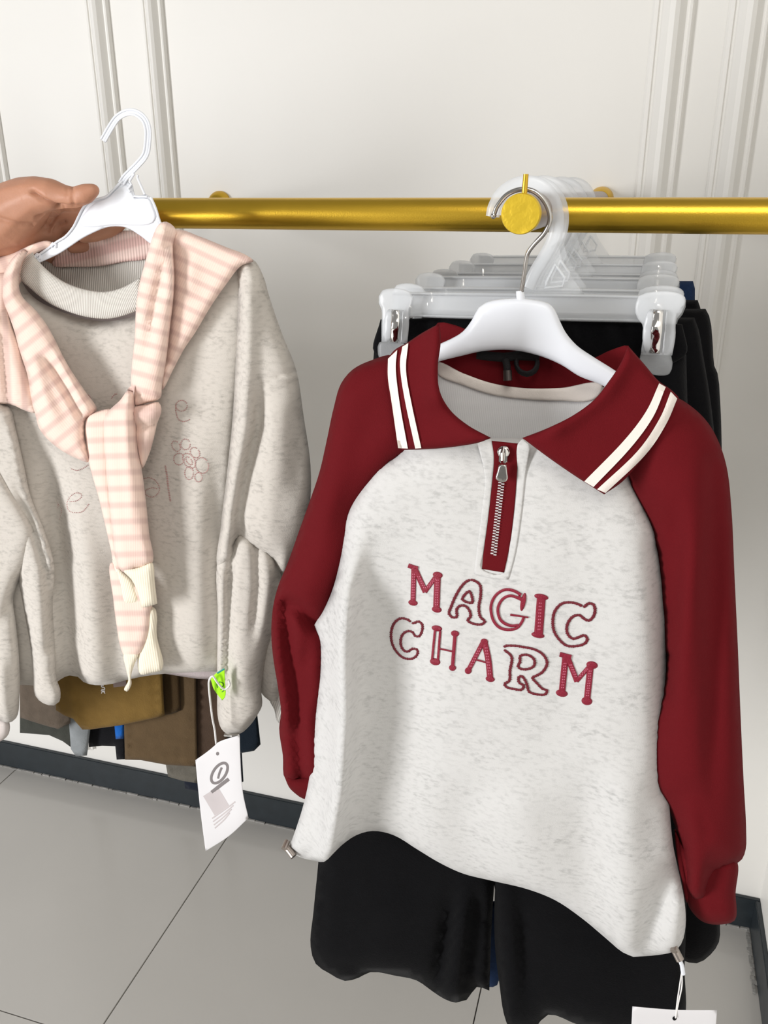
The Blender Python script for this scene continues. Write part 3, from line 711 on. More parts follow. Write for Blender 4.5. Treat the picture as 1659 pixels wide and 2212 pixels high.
letter([([(925, 362), (880, 337), (830, 332), (785, 357), (757, 400), (750, 450), (765, 510), (800, 550), (850, 563), (900, 553), (928, 520), (940, 492)], 17), ([(925, 388), (870, 367), (830, 377), (802, 407), (790, 450), (802, 500), (832, 528), (870, 540), (908, 537)], 17), ([(862, 476), (967, 492)], 13, 9), ([(905, 370), (935, 395)], 20)], [((937, 402), 30, 108)], lab='maroon embroidered letter G')
letter([([(1042, 375), (1025, 597)], 52)], [((1042, 373), 84, 34), ((1022, 594), 78, 34)], dots=[((1036, 400), (1028, 570), 9)], lab='maroon embroidered letter I')
letter(chains=[[(1290, 430), (1310, 412), (1340, 415), (1352, 450), (1340, 490), (1315, 510), (1290, 500), (1260, 478), (1220, 490), (1190, 540), (1195, 590), (1225, 615), (1260, 605), (1290, 595), (1308, 615), (1295, 640), (1240, 658), (1190, 655), (1150, 625), (1115, 570), (1108, 510), (1120, 455), (1160, 412), (1210, 405), (1255, 415)]], mat=M_THREADD, lab='maroon chain-stitch letter C')
letter(chains=[[(300, 525), (330, 515), (352, 530), (352, 570), (335, 600), (315, 600), (295, 575), (265, 572), (240, 590), (228, 630), (240, 675), (265, 690), (300, 672), (325, 680), (325, 705), (295, 730), (245, 725), (205, 690), (178, 635), (175, 570), (195, 520), (230, 497), (270, 505)]], mat=M_THREADD, lab='maroon chain-stitch letter C')
letter([([(427, 562), (410, 740)], 14), ([(457, 570), (443, 748)], 14), ([(543, 590), (528, 780)], 21), ([(450, 672), (534, 690)], 10)], [((438, 555), 62, 34), ((428, 748), 62, 40), ((543, 585), 48, 36), ((528, 783), 42, 36)], lab='maroon embroidered letter H')
letter([([(705, 635), (624, 790)], 28), ([(712, 630), (735, 735), (746, 845)], 36), ([(660, 735), (732, 755)], 10)], [((619, 800), 40, 40), ((746, 848), 54, 34), ((712, 632), 44, 36)], dots=[((690, 665), (632, 780), 8), ((722, 660), (744, 825), 10)], lab='maroon embroidered letter A')
letter(chains=[[(830, 660), (870, 655), (950, 665), (1010, 680), (1055, 710), (1075, 755), (1050, 805), (1010, 830), (990, 840), (1015, 870), (1050, 905), (1075, 915), (1065, 935), (1010, 935), (970, 920), (960, 885), (945, 850), (925, 830), (910, 840), (915, 870), (940, 885), (930, 908), (880, 905), (835, 890), (830, 875), (855, 860), (860, 800), (870, 720), (855, 700), (830, 680)], [(920, 715), (960, 708), (1000, 735), (1000, 770), (965, 790), (915, 785), (907, 770), (918, 750)]], mat=M_THREADD, lab='maroon chain-stitch letter R')
letter([([(1182, 715), (1160, 935)], 38), ([(1148, 705), (1215, 722)], 28), ([(1195, 725), (1248, 862)], 32), ([(1245, 860), (1322, 772)], 26), ([(1327, 765), (1305, 975)], 38)], [((1160, 930), 70, 42), ((1335, 767), 68, 44), ((1305, 975), 64, 48)], dots=[((1180, 750), (1164, 905), 10), ((1210, 760), (1245, 840), 6), ((1260, 838), (1310, 785), 5), ((1325, 795), (1308, 950), 11)], lab='maroon embroidered letter M')

# black drawcord inside the collar
dc = thing('drawcord', 'black drawcord with hollow metal tip bunched inside the maroon collar', 'cord', tuple(at(1098, 800, .756)))
bm = bmesh.new(); tube(bm, [at(a, b, .757) for a, b in ((1030, 766), (1060, 770), (1090, 772), (1120, 768), (1165, 770))], .0042, 10, flat=(1, .5)); part('band', bm, M_BLACK2, dc)
bm = bmesh.new(); tube(bm, [at(1138+23*math.cos(a), 784+24*math.sin(a), .757-.006*math.sin(a)) for a in np.linspace(0, 6.28, 17)[:-1]], .0035, 10, closed=True, flat=(.6, 1.2)); part('loop', bm, M_BLACK2, dc)
bm = bmesh.new(); tube(bm, [at(1092, 775, .757), at(1095, 790, .755), at(1096, 806, .753)], .0034, 12); cd = part('cord', bm, M_BLACK2, dc)
bm = bmesh.new(); tube(bm, [at(1096, 800, .7525), at(1097, 822, .751)], .0040, 16); part('metal_tip', bm, plain('dark_metal', (.09, .075, .07, 1), .35, .8), cd)

# hang tag at the right hem
ht = thing('hang_tag', 'white paper tag on a string below the maroon sweater hem', 'tag', tuple(at(1455, 2180, .70)))
cloth('card', [(1366, 2174, 1), (1455, 2181), (1549, 2182, 1), (1541, 2300, 1), (1360, 2295, 1)], .70, M_CARD, ht, T=.0004, Tb=.0004, r=2, step=14)
bm = bmesh.new(); tube(bm, [at(1467, 2070, .711), at(1473, 2085, .709), at(1476, 2104, .708)], .0022, 8); part('string_seal', bm, M_WPLAST, ht)
bm = bmesh.new()
for q in (-2, 3): tube(bm, [at(a, b, Y_) for a, b, Y_ in smooth_path([(1473, 2098, .708), (1470+q, 2130, .706), (1464+q*.6, 2165, .702), (1459, 2199, .698)], 4)], .0007, 6)
part('string', bm, M_STRING, ht)
bm = bmesh.new(); blob(bm, Cloth([(1440, 2190), (1470, 2190), (1470, 2210), (1440, 2210)], .6992, T=0, Tb=0, r=5), (1457, 2200), 9, 9, .0003); part('punched_hole', bm, M_BLACK, ht)

# ------------------------------------------------------------------ unseen coats added beyond the left edge to shade the back wall
for k, (xg, col, zz) in enumerate(((-1.13, (150, 140, 130), .72), (-1.25, (70, 74, 92), .76), (-1.37, (190, 182, 170), .70), (-1.49, (96, 60, 58), .74), (-1.62, (60, 66, 60), .70), (-1.80, (168, 150, 138), .73), (-2.0, (84, 84, 92), .71))):
    g = thing('shade_coat', ('taupe', 'slate blue', 'cream', 'brick', 'dark green', 'sand', 'grey')[k]+' unseen coat added on the gold rail to shade the back wall', 'coat', (xg, YR, zz), 'unseen coats added to shade the wall')
    bm = bmesh.new(); prof = []
    for t in np.linspace(0, 1, 14):
        z_ = zz+(1.66-zz)*t; hw = .16-.02*t if t < .85 else .143-(t-.85)/.15*.11
        th = .032+.006*math.sin(9*t+k)
        prof.append([bm.verts.new((xg+th*math.cos(a)*(1+.25*math.sin(5*a+k)), YR+hw*math.sin(a), z_)) for a in np.linspace(0, 2*math.pi, 25)[:-1]])
    for A, B in zip(prof, prof[1:]):
        for q in range(24): bm.faces.new((A[q], A[(q+1) % 24], B[(q+1) % 24], B[q]))
    bm.faces.new(prof[0][::-1]); bm.faces.new(prof[-1])
    part('shade_coat_body', bm, plain('shade_coat_cloth', lin(*col), .95, bump=(500, .3)), g)
    bm = bmesh.new(); tube(bm, [(xg, YR, 1.655), (xg, YR, 1.70), (xg, YR+.024, 1.725), (xg, YR+.02, 1.745), (xg, YR, 1.7535), (xg, YR-.02, 1.745), (xg, YR-.022, 1.73)], .002, 8); part('hanger_hook', bm, M_STEEL, g)

# ------------------------------------------------------------------ hand
def limb_mesh(chains_, voxel, name, creases=()):
    bm = bmesh.new()
    for ch_ in chains_:
        for (a, b) in zip(ch_, ch_[1:]):
            A, B = at(a[0], a[1], a[2]), at(b[0], b[1], b[2])
            ra, rb = a[3]*mpp(*a[:3]), b[3]*mpp(*b[:3])
            n = max(2, int((B-A).length/(min(ra, rb)*.25)))
            for k in range(n+1):
                t = k/n; ball(bm, A.lerp(B, t), ra*(1-t)+rb*t, 2)
    me = bm_mesh(bm, name); o = bpy.data.objects.new(name, me); COL.objects.link(o)
    m = o.modifiers.new('r', 'REMESH'); m.mode = 'VOXEL'; m.voxel_size = voxel
    s_ = o.modifiers.new('s', 'SMOOTH'); s_.iterations = 10; s_.factor = .5
    dg = bpy.context.evaluated_depsgraph_get()
    me2 = bpy.data.meshes.new_from_object(o.evaluated_get(dg)); me2.name = name
    bpy.data.objects.remove(o); bpy.data.meshes.remove(me)
    n = len(me2.vertices); co = np.empty(n*3); me2.vertices.foreach_get('co', co); co = co.reshape(-1, 3)
    no = np.empty(n*3); me2.vertices.foreach_get('normal', no); no = no.reshape(-1, 3)
    d = co-np.array([0, 0, CAM_H]); ar, au, af = map(np.array, (AR, AU, AF))
    z = d@af; px = CX+FPX*(d@ar)/z; py = CY-FPX*(d@au)/z
    for pts, depth, wd in creases:
        dd = seg_dist(px, py, pts)
        amt = depth*np.exp(-(dd/wd)**2)*(no[:, 1] < -.1)
        co -= no*amt[:, None]
    me2.vertices.foreach_set('co', co.ravel()); me2.update()
    return me2
per = thing('person', 'bare left hand reaching in from the left, pinching the white plastic hanger', 'person', tuple(at(-100, 560, .80)))
hand = [
    [(-700, 560, .62, 95), (-330, 520, .72, 82), (-120, 490, .79, 78), (-40, 474, .80, 76), (20, 466, .802, 68), (52, 440, .795, 55), (80, 424, .787, 42), (110, 419, .782, 33), (136, 424, .781, 26), (160, 427, .780, 22.5), (184, 419, .780, 22), (201, 411, .780, 15)],
    [(-40, 490, .812, 70), (20, 500, .815, 56), (62, 492, .82, 48), (100, 492, .828, 34)],
    [(62, 480, .822, 40), (120, 478, .836, 27), (190, 468, .846, 24), (252, 480, .846, 22), (236, 497, .836, 17), (205, 507, .829, 16), (181, 511, .826, 15)],
    [(50, 505, .826, 36), (110, 508, .845, 25), (190, 508, .868, 22), (235, 520, .868, 18), (190, 533, .850, 13), (156, 536, .843, 12)],
    [(30, 525, .83, 34), (90, 540, .85, 24), (160, 545, .865, 20), (120, 560, .86, 16)]]
cre = [([(70, 414), (92, 432), (120, 446), (150, 450), (175, 449)], .0055, 5), ([(135, 448), (119, 462), (113, 480), (104, 500)], .0042, 4.5), ([(-10, 470), (40, 485), (80, 487), (110, 484)], .0028, 5), ([(80, 470), (110, 462), (128, 452)], .0028, 4),
       ([(155, 403), (157, 425), (159, 448)], .0016, 3.5), ([(145, 405), (146, 420)], .0009, 3), ([(118, 500), (126, 484), (140, 480)], .003, 4), ([(96, 500), (98, 485), (104, 475)], .002, 4)]
hm = limb_mesh(hand, .0019, 'hand', cre)
link('arm_and_hand', hm, M_SKIN, per)
# sleeve of the arm, outside the picture
bm = bmesh.new(); tube(bm, [at(-420, 530, .70), at(-700, 560, .62), at(-1300, 640, .48)], [.052, .056, .065], 20); part('shirt_sleeve', bm, plain('grey_shirt', lin(120, 120, 125), .9), per)

# ------------------------------------------------------------------ white plastic hanger in the hand
YP = .803
ph = thing('plastic_hanger', 'white plastic hanger with open flat hook held by the hand', 'hanger', tuple(at(260, 450, YP)))
PL = [(262, 390), (243, 409), (228, 423), (212, 428), (192, 434), (178, 447), (167, 468), (156, 490), (139, 510), (121, 521), (108, 531), (78, 552), (45, 572), (52, 585), (88, 567), (130, 547), (150, 534), (180, 514), (208, 500), (228, 492), (250, 489), (273, 492), (304, 510), (323, 525), (370, 550), (440, 578), (455, 565), (400, 528), (360, 500), (347, 480), (338, 451), (327, 426), (316, 420), (293, 423), (288, 405), (283, 392)]
cloth('plate', PL, YP, M_WPLAST, ph, T=.0022, Tb=.004, r=3, step=9)
cloth('label_panel', [(186, 456), (205, 438), (232, 428), (258, 404), (282, 402), (290, 426), (320, 428), (331, 450), (337, 468), (330, 482), (312, 487), (250, 486), (190, 491), (173, 487), (172, 476)], YP-.0018, M_WPLAST, ph, T=.0018, Tb=.0005, r=4, step=9)
rim = [(262, 390), (243, 409), (228, 423), (212, 428), (192, 434), (178, 447), (167, 468), (156, 490), (139, 510), (121, 521), (108, 531), (78, 552)]
bm = bmesh.new(); tube(bm, [at(a+2, b+1, YP-.003) for a, b in smooth_path(rim, 3)], .0012, 8); part('rim', bm, M_WPLAST, ph)
rim = [(327, 426), (338, 451), (347, 480), (360, 500)]
bm = bmesh.new(); tube(bm, [at(a-1, b, YP-.003) for a, b in smooth_path(rim, 3)], .0012, 8); part('rim', bm, M_WPLAST, ph)
hc = [(262, 396), (273, 380), (296, 357), (314, 334), (319, 306), (319, 278), (311, 257), (294, 244), (274, 243), (254, 254), (239, 275), (223, 303)]
sp = smooth_path(hc, 5)
bm = bmesh.new(); tube(bm, [at(a, b, YP-.001) for a, b in sp], .0034, 12, flat=(1, .7))
hk_ = part('hook', bm, M_WPLAST, ph)
for sgn in (-1, 1):
    pts = []
    for i, p in enumerate(sp):
        t = sp[min(i+1, len(sp)-1)]-sp[max(i-1, 0)]; t = t/np.hypot(*t); q = p+np.array([-t[1], t[0]])*sgn*5.6
        pts.append(at(q[0], q[1], YP-.0035))
    bm = bmesh.new(); tube(bm, pts, .0011, 8); part('hook_rim', bm, M_WPLAST, hk_)
bm = bmesh.new()
tube(bm, [at(a, b, YP-.004) for a, b in ((290, 375), (283, 386), (280, 392), (284, 398), (277, 408), (282, 414))], .0013, 8)
tube(bm, [at(a, b, YP-.004) for a, b in ((298, 378), (297, 384), (304, 400), (313, 420))], .0012, 8)
tube(bm, [at(a, b, YP-.004) for a, b in ((289, 424), (318, 425))], .001, 8)
part('size_clip_latch', bm, M_WPLAST, ph)
for a, b in ((116, 530), (82, 553)):
    bm = bmesh.new(); tube(bm, [at(a+q[0], b+q[1], YP-.003) for q in ((4, 6), (5, -2), (-2, -5), (-6, 0), (-3, 4))], .0012, 8); part('strap_notch', bm, M_WPLAST, ph)

# ------------------------------------------------------------------ oat marl sweatshirt
YT = .825
st = thing('sweatshirt', 'oat grey marl crew-neck sweatshirt with rose stitched lettering on the white plastic hanger', 'sweatshirt', tuple(at(300, 1450, YT)))
tor = cloth('torso', [(-150, 610), (-60, 570), (40, 545), (44, 600), (70, 640), (130, 672), (200, 692), (250, 692), (310, 670), (340, 560), (380, 500), (460, 530), (540, 566), (556, 610), (545, 700), (530, 800), (518, 900), (500, 1050), (490, 1200), (485, 1350), (482, 1450, 1), (420, 1452), (350, 1456), (300, 1463), (270, 1470), (243, 1477), (205, 1480), (180, 1473), (168, 1462), (150, 1459), (130, 1468), (115, 1480), (60, 1480, 1), (-60, 1480, 1), (-80, 1000), (-120, 750)], YT, M_MARL2, st, T=.020, Tb=.016, r=70, step=13, wr=.0014, seed=9, folds=[
    ([(85, 900), (110, 1020), (128, 1150), (145, 1300), (158, 1480)], -.024, 26), ([(150, 1000), (180, 1200), (205, 1480)], .010, 34), ([(260, 1100), (262, 1300), (262, 1480)], -.010, 34), ([(390, 800), (400, 1000), (430, 1200), (430, 1450)], .006, 60),
    ([(470, 900), (465, 1200), (462, 1450)], -.010, 24)])
cloth('back_panel', [(-60, 560), (110, 552), (330, 555), (540, 570), (530, 900), (500, 1455), (300, 1450), (75, 1461), (42, 1457), (-60, 1450)], YT+.042, plain('oat_fleece_inside', lin(190, 178, 178), .95, bump=(500, .3)), st, T=.004, Tb=.006, r=40, step=30)
# neck ribs
pol = polar(190, 430, 62)
cloth('neck_rib', [(71, 533), (74, 548), (82, 562), (108, 588), (141, 610), (184, 625), (228, 630), (262, 622), (303, 600, 1), (318, 660, 1), (293, 673), (239, 688), (195, 686), (152, 675), (108, 656), (65, 623), (43, 601), (40, 580), (47, 556)], YT-.024, M_RIB, st, 'oat rib front neckband', T=.004, Tb=.004, r=12, step=7, wfun=pol)
cloth('neck_rib', [(66, 540), (92, 552), (113, 566), (130, 576), (163, 575), (217, 573), (260, 564), (330, 540, 1), (330, 620, 1), (228, 645), (141, 625), (95, 590), (75, 560)], YT+.030, M_RIB, st, 'oat rib back neckband', T=.002, Tb=.002, r=8, step=7, wfun=along(1, .06, 4.6))
# right-hand sleeve
cloth('sleeve', [(515, 560), (546, 560), (570, 600), (580, 635), (607, 715), (640, 800), (656, 900), (671, 1010), (668, 1100), (645, 1185), (612, 1237), (587, 1207), (548, 1181), (515, 1169), (498, 1210), (472, 1224), (477, 1137), (489, 1032), (502, 905), (509, 776), (513, 686), (514, 630), (508, 590)], YT-.010, M_MARL2, st, T=.026, Tb=.012, r=55, step=10, wr=.001, seed=10, folds=[
    ([(532, 640), (530, 776), (524, 905), (508, 1032), (492, 1150)], .016, 22), ([(562, 790), (558, 926), (530, 1032), (516, 1110), (514, 1170)], -.020, 13), ([(590, 830), (590, 1000), (575, 1180)], .006, 30), ([(562, 838), (600, 814), (645, 800)], -.004, 4), ([(562, 846), (600, 822), (645, 808)], .003, 4), ([(650, 900), (640, 1100)], -.006, 25)])
cloth('sleeve', [(472, 1190), (470, 1330), (469, 1450), (469, 1500), (471, 1552), (478, 1574), (490, 1585), (518, 1585), (541, 1566), (558, 1541), (566, 1525), (564, 1483), (576, 1420), (598, 1340), (607, 1240), (570, 1170), (515, 1150)], YT-.004, M_MARL2, st, T=.022, Tb=.014, r=42, step=9, wr=.001, seed=11, folds=[
    ([(505, 1160), (496, 1250), (490, 1400), (489, 1480)], -.013, 9), ([(480, 1250), (478, 1450)], .008, 12), ([(553, 1165), (556, 1264), (545, 1400)], -.010, 9), ([(604, 1210), (588, 1330), (566, 1450)], -.009, 9), ([(520, 1300), (520, 1450), (510, 1560)], .006, 22), ([(480, 1560), (520, 1568), (550, 1545)], .003, 9)])
cloth('sleeve', [(556, 1290), (610, 1225), (645, 1250), (632, 1450), (612, 1495), (598, 1530), (586, 1517), (566, 1499), (556, 1440)], YT+.014, M_MARL2, st, T=.012, Tb=.012, r=28, step=10, folds=[([(590, 1300), (585, 1500)], .006, 12)])
cloth('cuff', [(583, 1512), (610, 1488), (620, 1520), (608, 1563), (601, 1561), (592, 1532)], YT+.014, M_RIB, st, T=.008, Tb=.008, r=12, step=6, wfun=along(1, .35, 5))
# left-hand sleeve
cloth('sleeve', [(-170, 640), (-100, 700), (0, 868), (22, 882), (34, 927), (51, 1002), (67, 1074), (93, 1138), (112, 1196), (117, 1222), (114, 1306), (118, 1391), (123, 1470), (130, 1488), (128, 1516), (117, 1524), (93, 1519), (76, 1503), (72, 1460), (67, 1406), (56, 1341), (40, 1256), (10, 1150), (-100, 1000), (-210, 900)], YT-.022, M_MARL2, st, T=.020, Tb=.012, r=40, step=10, wr=.001, seed=12, folds=[
    ([(20, 1010), (60, 1110), (80, 1160), (100, 1230), (108, 1310), (110, 1400)], -.012, 9), ([(30, 930), (70, 1080), (112, 1220)], .006, 16), ([(95, 1400), (105, 1510)], -.004, 14)])
cloth('sleeve', [(-190, 680), (-110, 760), (-30, 950), (10, 1020), (36, 1066), (62, 1112), (76, 1150), (70, 1182), (44, 1246), (29, 1290), (35, 1352), (41, 1417), (42, 1504), (35, 1551), (17, 1562), (0, 1556), (-60, 1545), (-140, 1450), (-210, 1200), (-230, 900)], YT-.030, M_MARL2, st, T=.018, Tb=.012, r=40, step=10, wr=.001, seed=13, folds=[([(40, 1250), (0, 1360)], -.006, 9), ([(0, 1400), (10, 1550)], .006, 12)])
cloth('cuff', [(-40, 1545), (0, 1550), (18, 1556), (19, 1585), (0, 1602), (-40, 1605)], YT-.022, plain('pale_rib_cuff', lin(205, 196, 192), .95), st, T=.010, Tb=.010, r=16, step=8)
bm = bmesh.new(); tube(bm, [at(486, 1588, YT-.012), at(502, 1590, YT-.016), at(517, 1588, YT-.012)], .0022, 10); part('cord_toggle', bm, M_STEEL, st, 'small metal cord toggle')
# rose chain-stitch embroidery
def c5(x, y): return 60+x/3.95, 860+y/3.95
def stitch(lines, name='embroidered_letter', lab=None):
    bm = bmesh.new()
    for pts, closed in lines: chain(bm, tor, [c5(*p) for p in pts], 3.8, .0007, closed, off=.0003, el=1.5)
    o = part(name, bm, M_ROSE, st, lab)
ell = lambda cx_, cy_, a, b, r0=0: [(cx_+a*math.cos(t)*math.cos(r0)-b*math.sin(t)*math.sin(r0), cy_+a*math.cos(t)*math.sin(r0)+b*math.sin(t)*math.cos(r0)) for t in np.linspace(0, 6.28, 13)[:-1]]
stitch([(ell(1312, 65, 48, 46), True), ([(1262, 60), (1265, 120), (1285, 180), (1330, 200), (1390, 180)], False)], lab='rose chain-stitch letter e')
stitch([(ell(1345, 395, 40, 46), True), (ell(1265, 410, 32, 48, -.5), True), (ell(1425, 465, 36, 48, -.6), True), (ell(1290, 520, 44, 50), True), (ell(1485, 575, 56, 68, -.3), True), (ell(1375, 640, 36, 56), True), (ell(1455, 675, 32, 40), True), (ell(1375, 535, 45, 70, -.6), True), (ell(1375, 535, 20, 40, -.6), True)], 'embroidered_flower', 'rose chain-stitch flower')
stitch([([(980, 690), (1040, 680), (1095, 710), (1125, 770), (1105, 820), (1060, 845), (1010, 825), (1005, 790), (1060, 765), (1110, 775)], False)], lab='rose chain-stitch letter e')
stitch([([(1170, 580), (1185, 660), (1195, 760), (1215, 885)], False), ([(1176, 580), (1191, 660), (1201, 760), (1221, 885)], False)], lab='rose stitched letter l')
stitch([([(360, 885), (420, 875), (455, 845), (450, 815), (400, 812), (355, 850), (335, 900), (350, 960), (410, 978), (470, 965), (520, 905)], False)], lab='rose chain-stitch letter e')
stitch([([(250, 880), (262, 910), (290, 950), (280, 1010), (272, 1040)], False), ([(262, 905), (255, 960), (270, 990)], False)], lab='rose stitched letter half in the fold')
stitch([([(375, 605), (420, 618), (470, 600), (515, 570)], False)], lab='rose stitched curl below the shawl')
stitch([([(520, -25), (545, 10)], False), ([(715, 0), (745, -35), (770, -30)], False)], lab='rose stitch traces beside the knot')

# ------------------------------------------------------------------ pink striped shawl
YK = .79
sh = thing('knit_shawl', 'pink striped knitted shawl with ivory cuffs knotted over the oat sweatshirt', 'shawl', tuple(at(280, 1480, YK)))
PK = dict(step=8)
cloth('back_collar', [(112, 572), (118, 556), (133, 536), (150, 528), (174, 525), (217, 512), (260, 499), (290, 499), (332, 519), (330, 552), (260, 567), (217, 575), (163, 577)], YT+.024, M_PINKRIB, sh, 'ribbed pink back collar', T=.003, Tb=.003, r=10, sfun=along(.26, 1, 44, .35), wfun=along(1, -.1, 6.2), **PK)
cloth('left_shoulder', [(-60, 575), (0, 556), (43, 540), (71, 527), (108, 521), (116, 530), (80, 548), (62, 565), (50, 600), (20, 640), (-60, 650)], YT-.02, M_PINK, sh, T=.008, Tb=.008, r=14, sfun=along(1, -.5, 44, .1), wfun=along(.3, 1, 5), **PK)
cloth('left_flap', [(-70, 600), (0, 590), (42, 590), (20, 650), (22, 690), (40, 740), (64, 812), (76, 892), (52, 886), (30, 876), (0, 872), (-70, 868)], YK+.006, M_PINK, sh, T=.012, Tb=.006, r=22, sfun=along(1, -.05, 34, .2), wfun=along(.05, 1, 5), folds=[([(0, 680), (18, 880)], -.006, 8), ([(30, 760), (40, 880)], .004, 10)], **PK)
cloth('left_drape', [(73, 529), (60, 545), (47, 567), (41, 590), (43, 628), (50, 643), (76, 669), (98, 697), (119, 734), (135, 767), (152, 797), (184, 845), (209, 886), (192, 899), (185, 912), (184, 940), (192, 998), (165, 990), (139, 977), (106, 952), (85, 926), (77, 898), (69, 870), (58, 806), (43, 762), (32, 719), (17, 676), (4, 643), (6, 600), (25, 560), (50, 538)], YK-.002, M_PINK, sh, T=.016, Tb=.008, r=34, sfun=along(.62, .78, 34, .3), wfun=along(.78, -.62, 5), folds=[
    ([(85, 755), (115, 800), (145, 845), (172, 895)], -.010, 8), ([(125, 760), (170, 850), (195, 895)], .005, 10), ([(70, 780), (100, 870), (140, 940)], .007, 16)], **PK)
cloth('right_flap', [(368, 500), (380, 495), (432, 511), (489, 534), (534, 552), (548, 564), (523, 573), (489, 614), (455, 663), (421, 720), (398, 754), (376, 795), (350, 842), (345, 800), (354, 740), (362, 680), (366, 600), (364, 530)], YK+.008, M_PINK, sh, T=.010, Tb=.006, r=16, sfun=along(-.42, .9, 30, .1), wfun=along(.9, .42, 5), folds=[([(375, 540), (372, 640), (360, 780)], -.008, 10), ([(420, 540), (400, 660)], .004, 20)], **PK)
cloth('right_drape', [(348, 481), (360, 479), (380, 496), (374, 530), (377, 600), (374, 650), (368, 700), (360, 770), (350, 832), (346, 860), (318, 871), (290, 878), (288, 855), (283, 830), (285, 788), (291, 731), (294, 663), (300, 618), (313, 568), (326, 522), (339, 490)], YK-.004, M_PINK, sh, T=.013, Tb=.006, r=22, sfun=along(-.28, 1, 33, .4), wfun=along(1, .28, 5), folds=[([(368, 500), (352, 575), (336, 650), (318, 740), (300, 800), (289, 852)], -.007, 11), ([(368, 540), (370, 640)], .005, 8), ([(310, 780), (296, 860)], .003, 8)], **PK)
cloth('tail', [(184, 912), (192, 897), (212, 888), (240, 884), (240, 950), (246, 1050), (256, 1150), (264, 1230), (250, 1232), (240, 1190), (215, 1082), (193, 1002), (185, 950)], YK-.004, M_PINK, sh, T=.010, Tb=.006, r=16, sfun=along(.05, 1, 35, .05), wfun=along(1, 0, 5), **PK)
cloth('knot_loop', [(286, 880), (318, 873), (343, 869), (349, 884), (339, 917), (333, 944), (322, 982), (306, 1013), (298, 985), (288, 930)], YK-.006, M_PINK, sh, T=.012, Tb=.008, r=18, sfun=along(0, 1, 70, .75), wfun=along(1, 0, 5), folds=[([(290, 925), (338, 918)], -.006, 6), ([(290, 900), (343, 890)], .004, 12)], **PK)
tl = cloth('tail', [(225, 900), (240, 882), (258, 866), (284, 834), (290, 868), (293, 905), (299, 979), (306, 1012), (315, 1080), (322, 1150), (328, 1218), (300, 1228), (266, 1236), (250, 1208), (242, 1150), (235, 1080), (228, 1010), (224, 950)], YK-.012, M_PINK, sh, T=.016, Tb=.008, r=24, sfun=along(.03, 1, 35.5, .55), wfun=along(1, 0, 5), folds=[([(272, 900), (275, 1000), (290, 1200)], .004, 12)], **PK)
cloth('cuff', [(266, 1232), (300, 1224), (328, 1214), (335, 1260), (340, 1304, 1), (322, 1310), (306, 1313, 1), (298, 1282), (284, 1252)], YK-.014, M_IVORY, sh, 'ivory ribbed cuff', T=.010, Tb=.006, r=14, wfun=along(1, -.1, 5), **PK)
cloth('cuff', [(243, 1205), (262, 1230), (285, 1250), (300, 1285), (304, 1300), (268, 1306), (256, 1265)], YK-.004, M_IVORY, sh, 'ivory ribbed cuff', T=.008, Tb=.004, r=12, wfun=along(1, .3, 5), **PK)
cloth('cuff', [(322, 1310), (334, 1313), (339, 1373), (350, 1447), (328, 1453), (304, 1457), (297, 1421), (310, 1370)], YK+.002, M_IVORY, sh, 'ivory ribbed cuff', T=.008, Tb=.006, r=12, wfun=along(1, -.15, 5), **PK)
cloth('tail', [(240, 1215), (280, 1240), (328, 1300), (326, 1332), (323, 1363), (313, 1396), (298, 1417), (270, 1418), (260, 1396), (252, 1352), (245, 1297)], YK-.0, M_PINK, sh, T=.010, Tb=.005, r=16, sfun=along(0, 1, 33, .35), wfun=along(1, -.1, 5), **PK)
cloth('cord_end', [(268, 1412), (299, 1412), (290, 1436), (283, 1462), (284, 1478), (274, 1494), (268, 1491), (277, 1470), (273, 1448)], YK-.002, M_IVORY, sh, 'twisted ivory thread end', T=.006, Tb=.004, r=7, step=5, wfun=along(1, .1, 4))

# ------------------------------------------------------------------ tag and sticker on the sweatshirt sleeve
lt = thing('hang_tag', 'white printed paper tag on a string from the oat sweatshirt sleeve', 'tag', tuple(at(480, 1820, .785)))
CARD = [(422, 1642, 1), (446, 1625), (463, 1611), (470, 1604), (490, 1596), (518, 1588, 1), (519, 1625), (525, 1712), (537, 1767, 1), (495, 1806), (444, 1839, 1), (433, 1753)]
cd = Cloth(CARD, .785, T=.0004, Tb=.0004, r=2, step=10, folds=[([(518, 1600), (530, 1760)], .01, 60)])
co = link('card', cd.mesh('card'), M_CARD, lt)
bm = bmesh.new()
ribbon(bm, cd, [(474+17*math.cos(a)+5*math.sin(a)*-1, 1670+21*math.sin(a)-6*math.cos(a)) for a in np.linspace(0, 6.35, 20)], 6, .0002, 2)
ribbon(bm, cd, [(471, 1682), (474, 1670), (479, 1658)], 5, .0002); part('printed_ring', bm, M_INK, co, 'grey printed ring logo')
bm = bmesh.new(); ribbon(bm, cd, [(457, 1712), (478, 1695), (494, 1683)], 8, .0002); part('printed_line', bm, M_INK, co)
bm = bmesh.new(); ribbon(bm, cd, [(455, 1710), (480, 1752)], 38, .00015); part('printed_block', bm, M_INKL, co, 'faded grey printed block')
for k in range(4):
    bm = bmesh.new(); ribbon(bm, cd, [(458+k*2, 1768+k*7), (484, 1750+k*7), (508-k*4, 1732+k*8)], 3, .0002); part('printed_line', bm, M_INKL, co)
bm = bmesh.new(); blob(bm, cd, (470, 1628), 7, 8, .0003); part('punched_hole', bm, M_INK, co)
bm = bmesh.new()
tube(bm, [at(a, b, Y_) for a, b, Y_ in smooth_path([(493, 1468, .787), (496, 1480, .784), (484, 1489, .782), (470, 1475, .778), (460, 1461, .776), (452, 1470, .776), (452, 1492, .777), (458, 1546, .780), (464, 1578, .782), (467, 1606, .782), (472, 1617, .783), (469, 1629, .7845)], 5)], .0013, 8)
part('string', bm, M_STRING, lt)
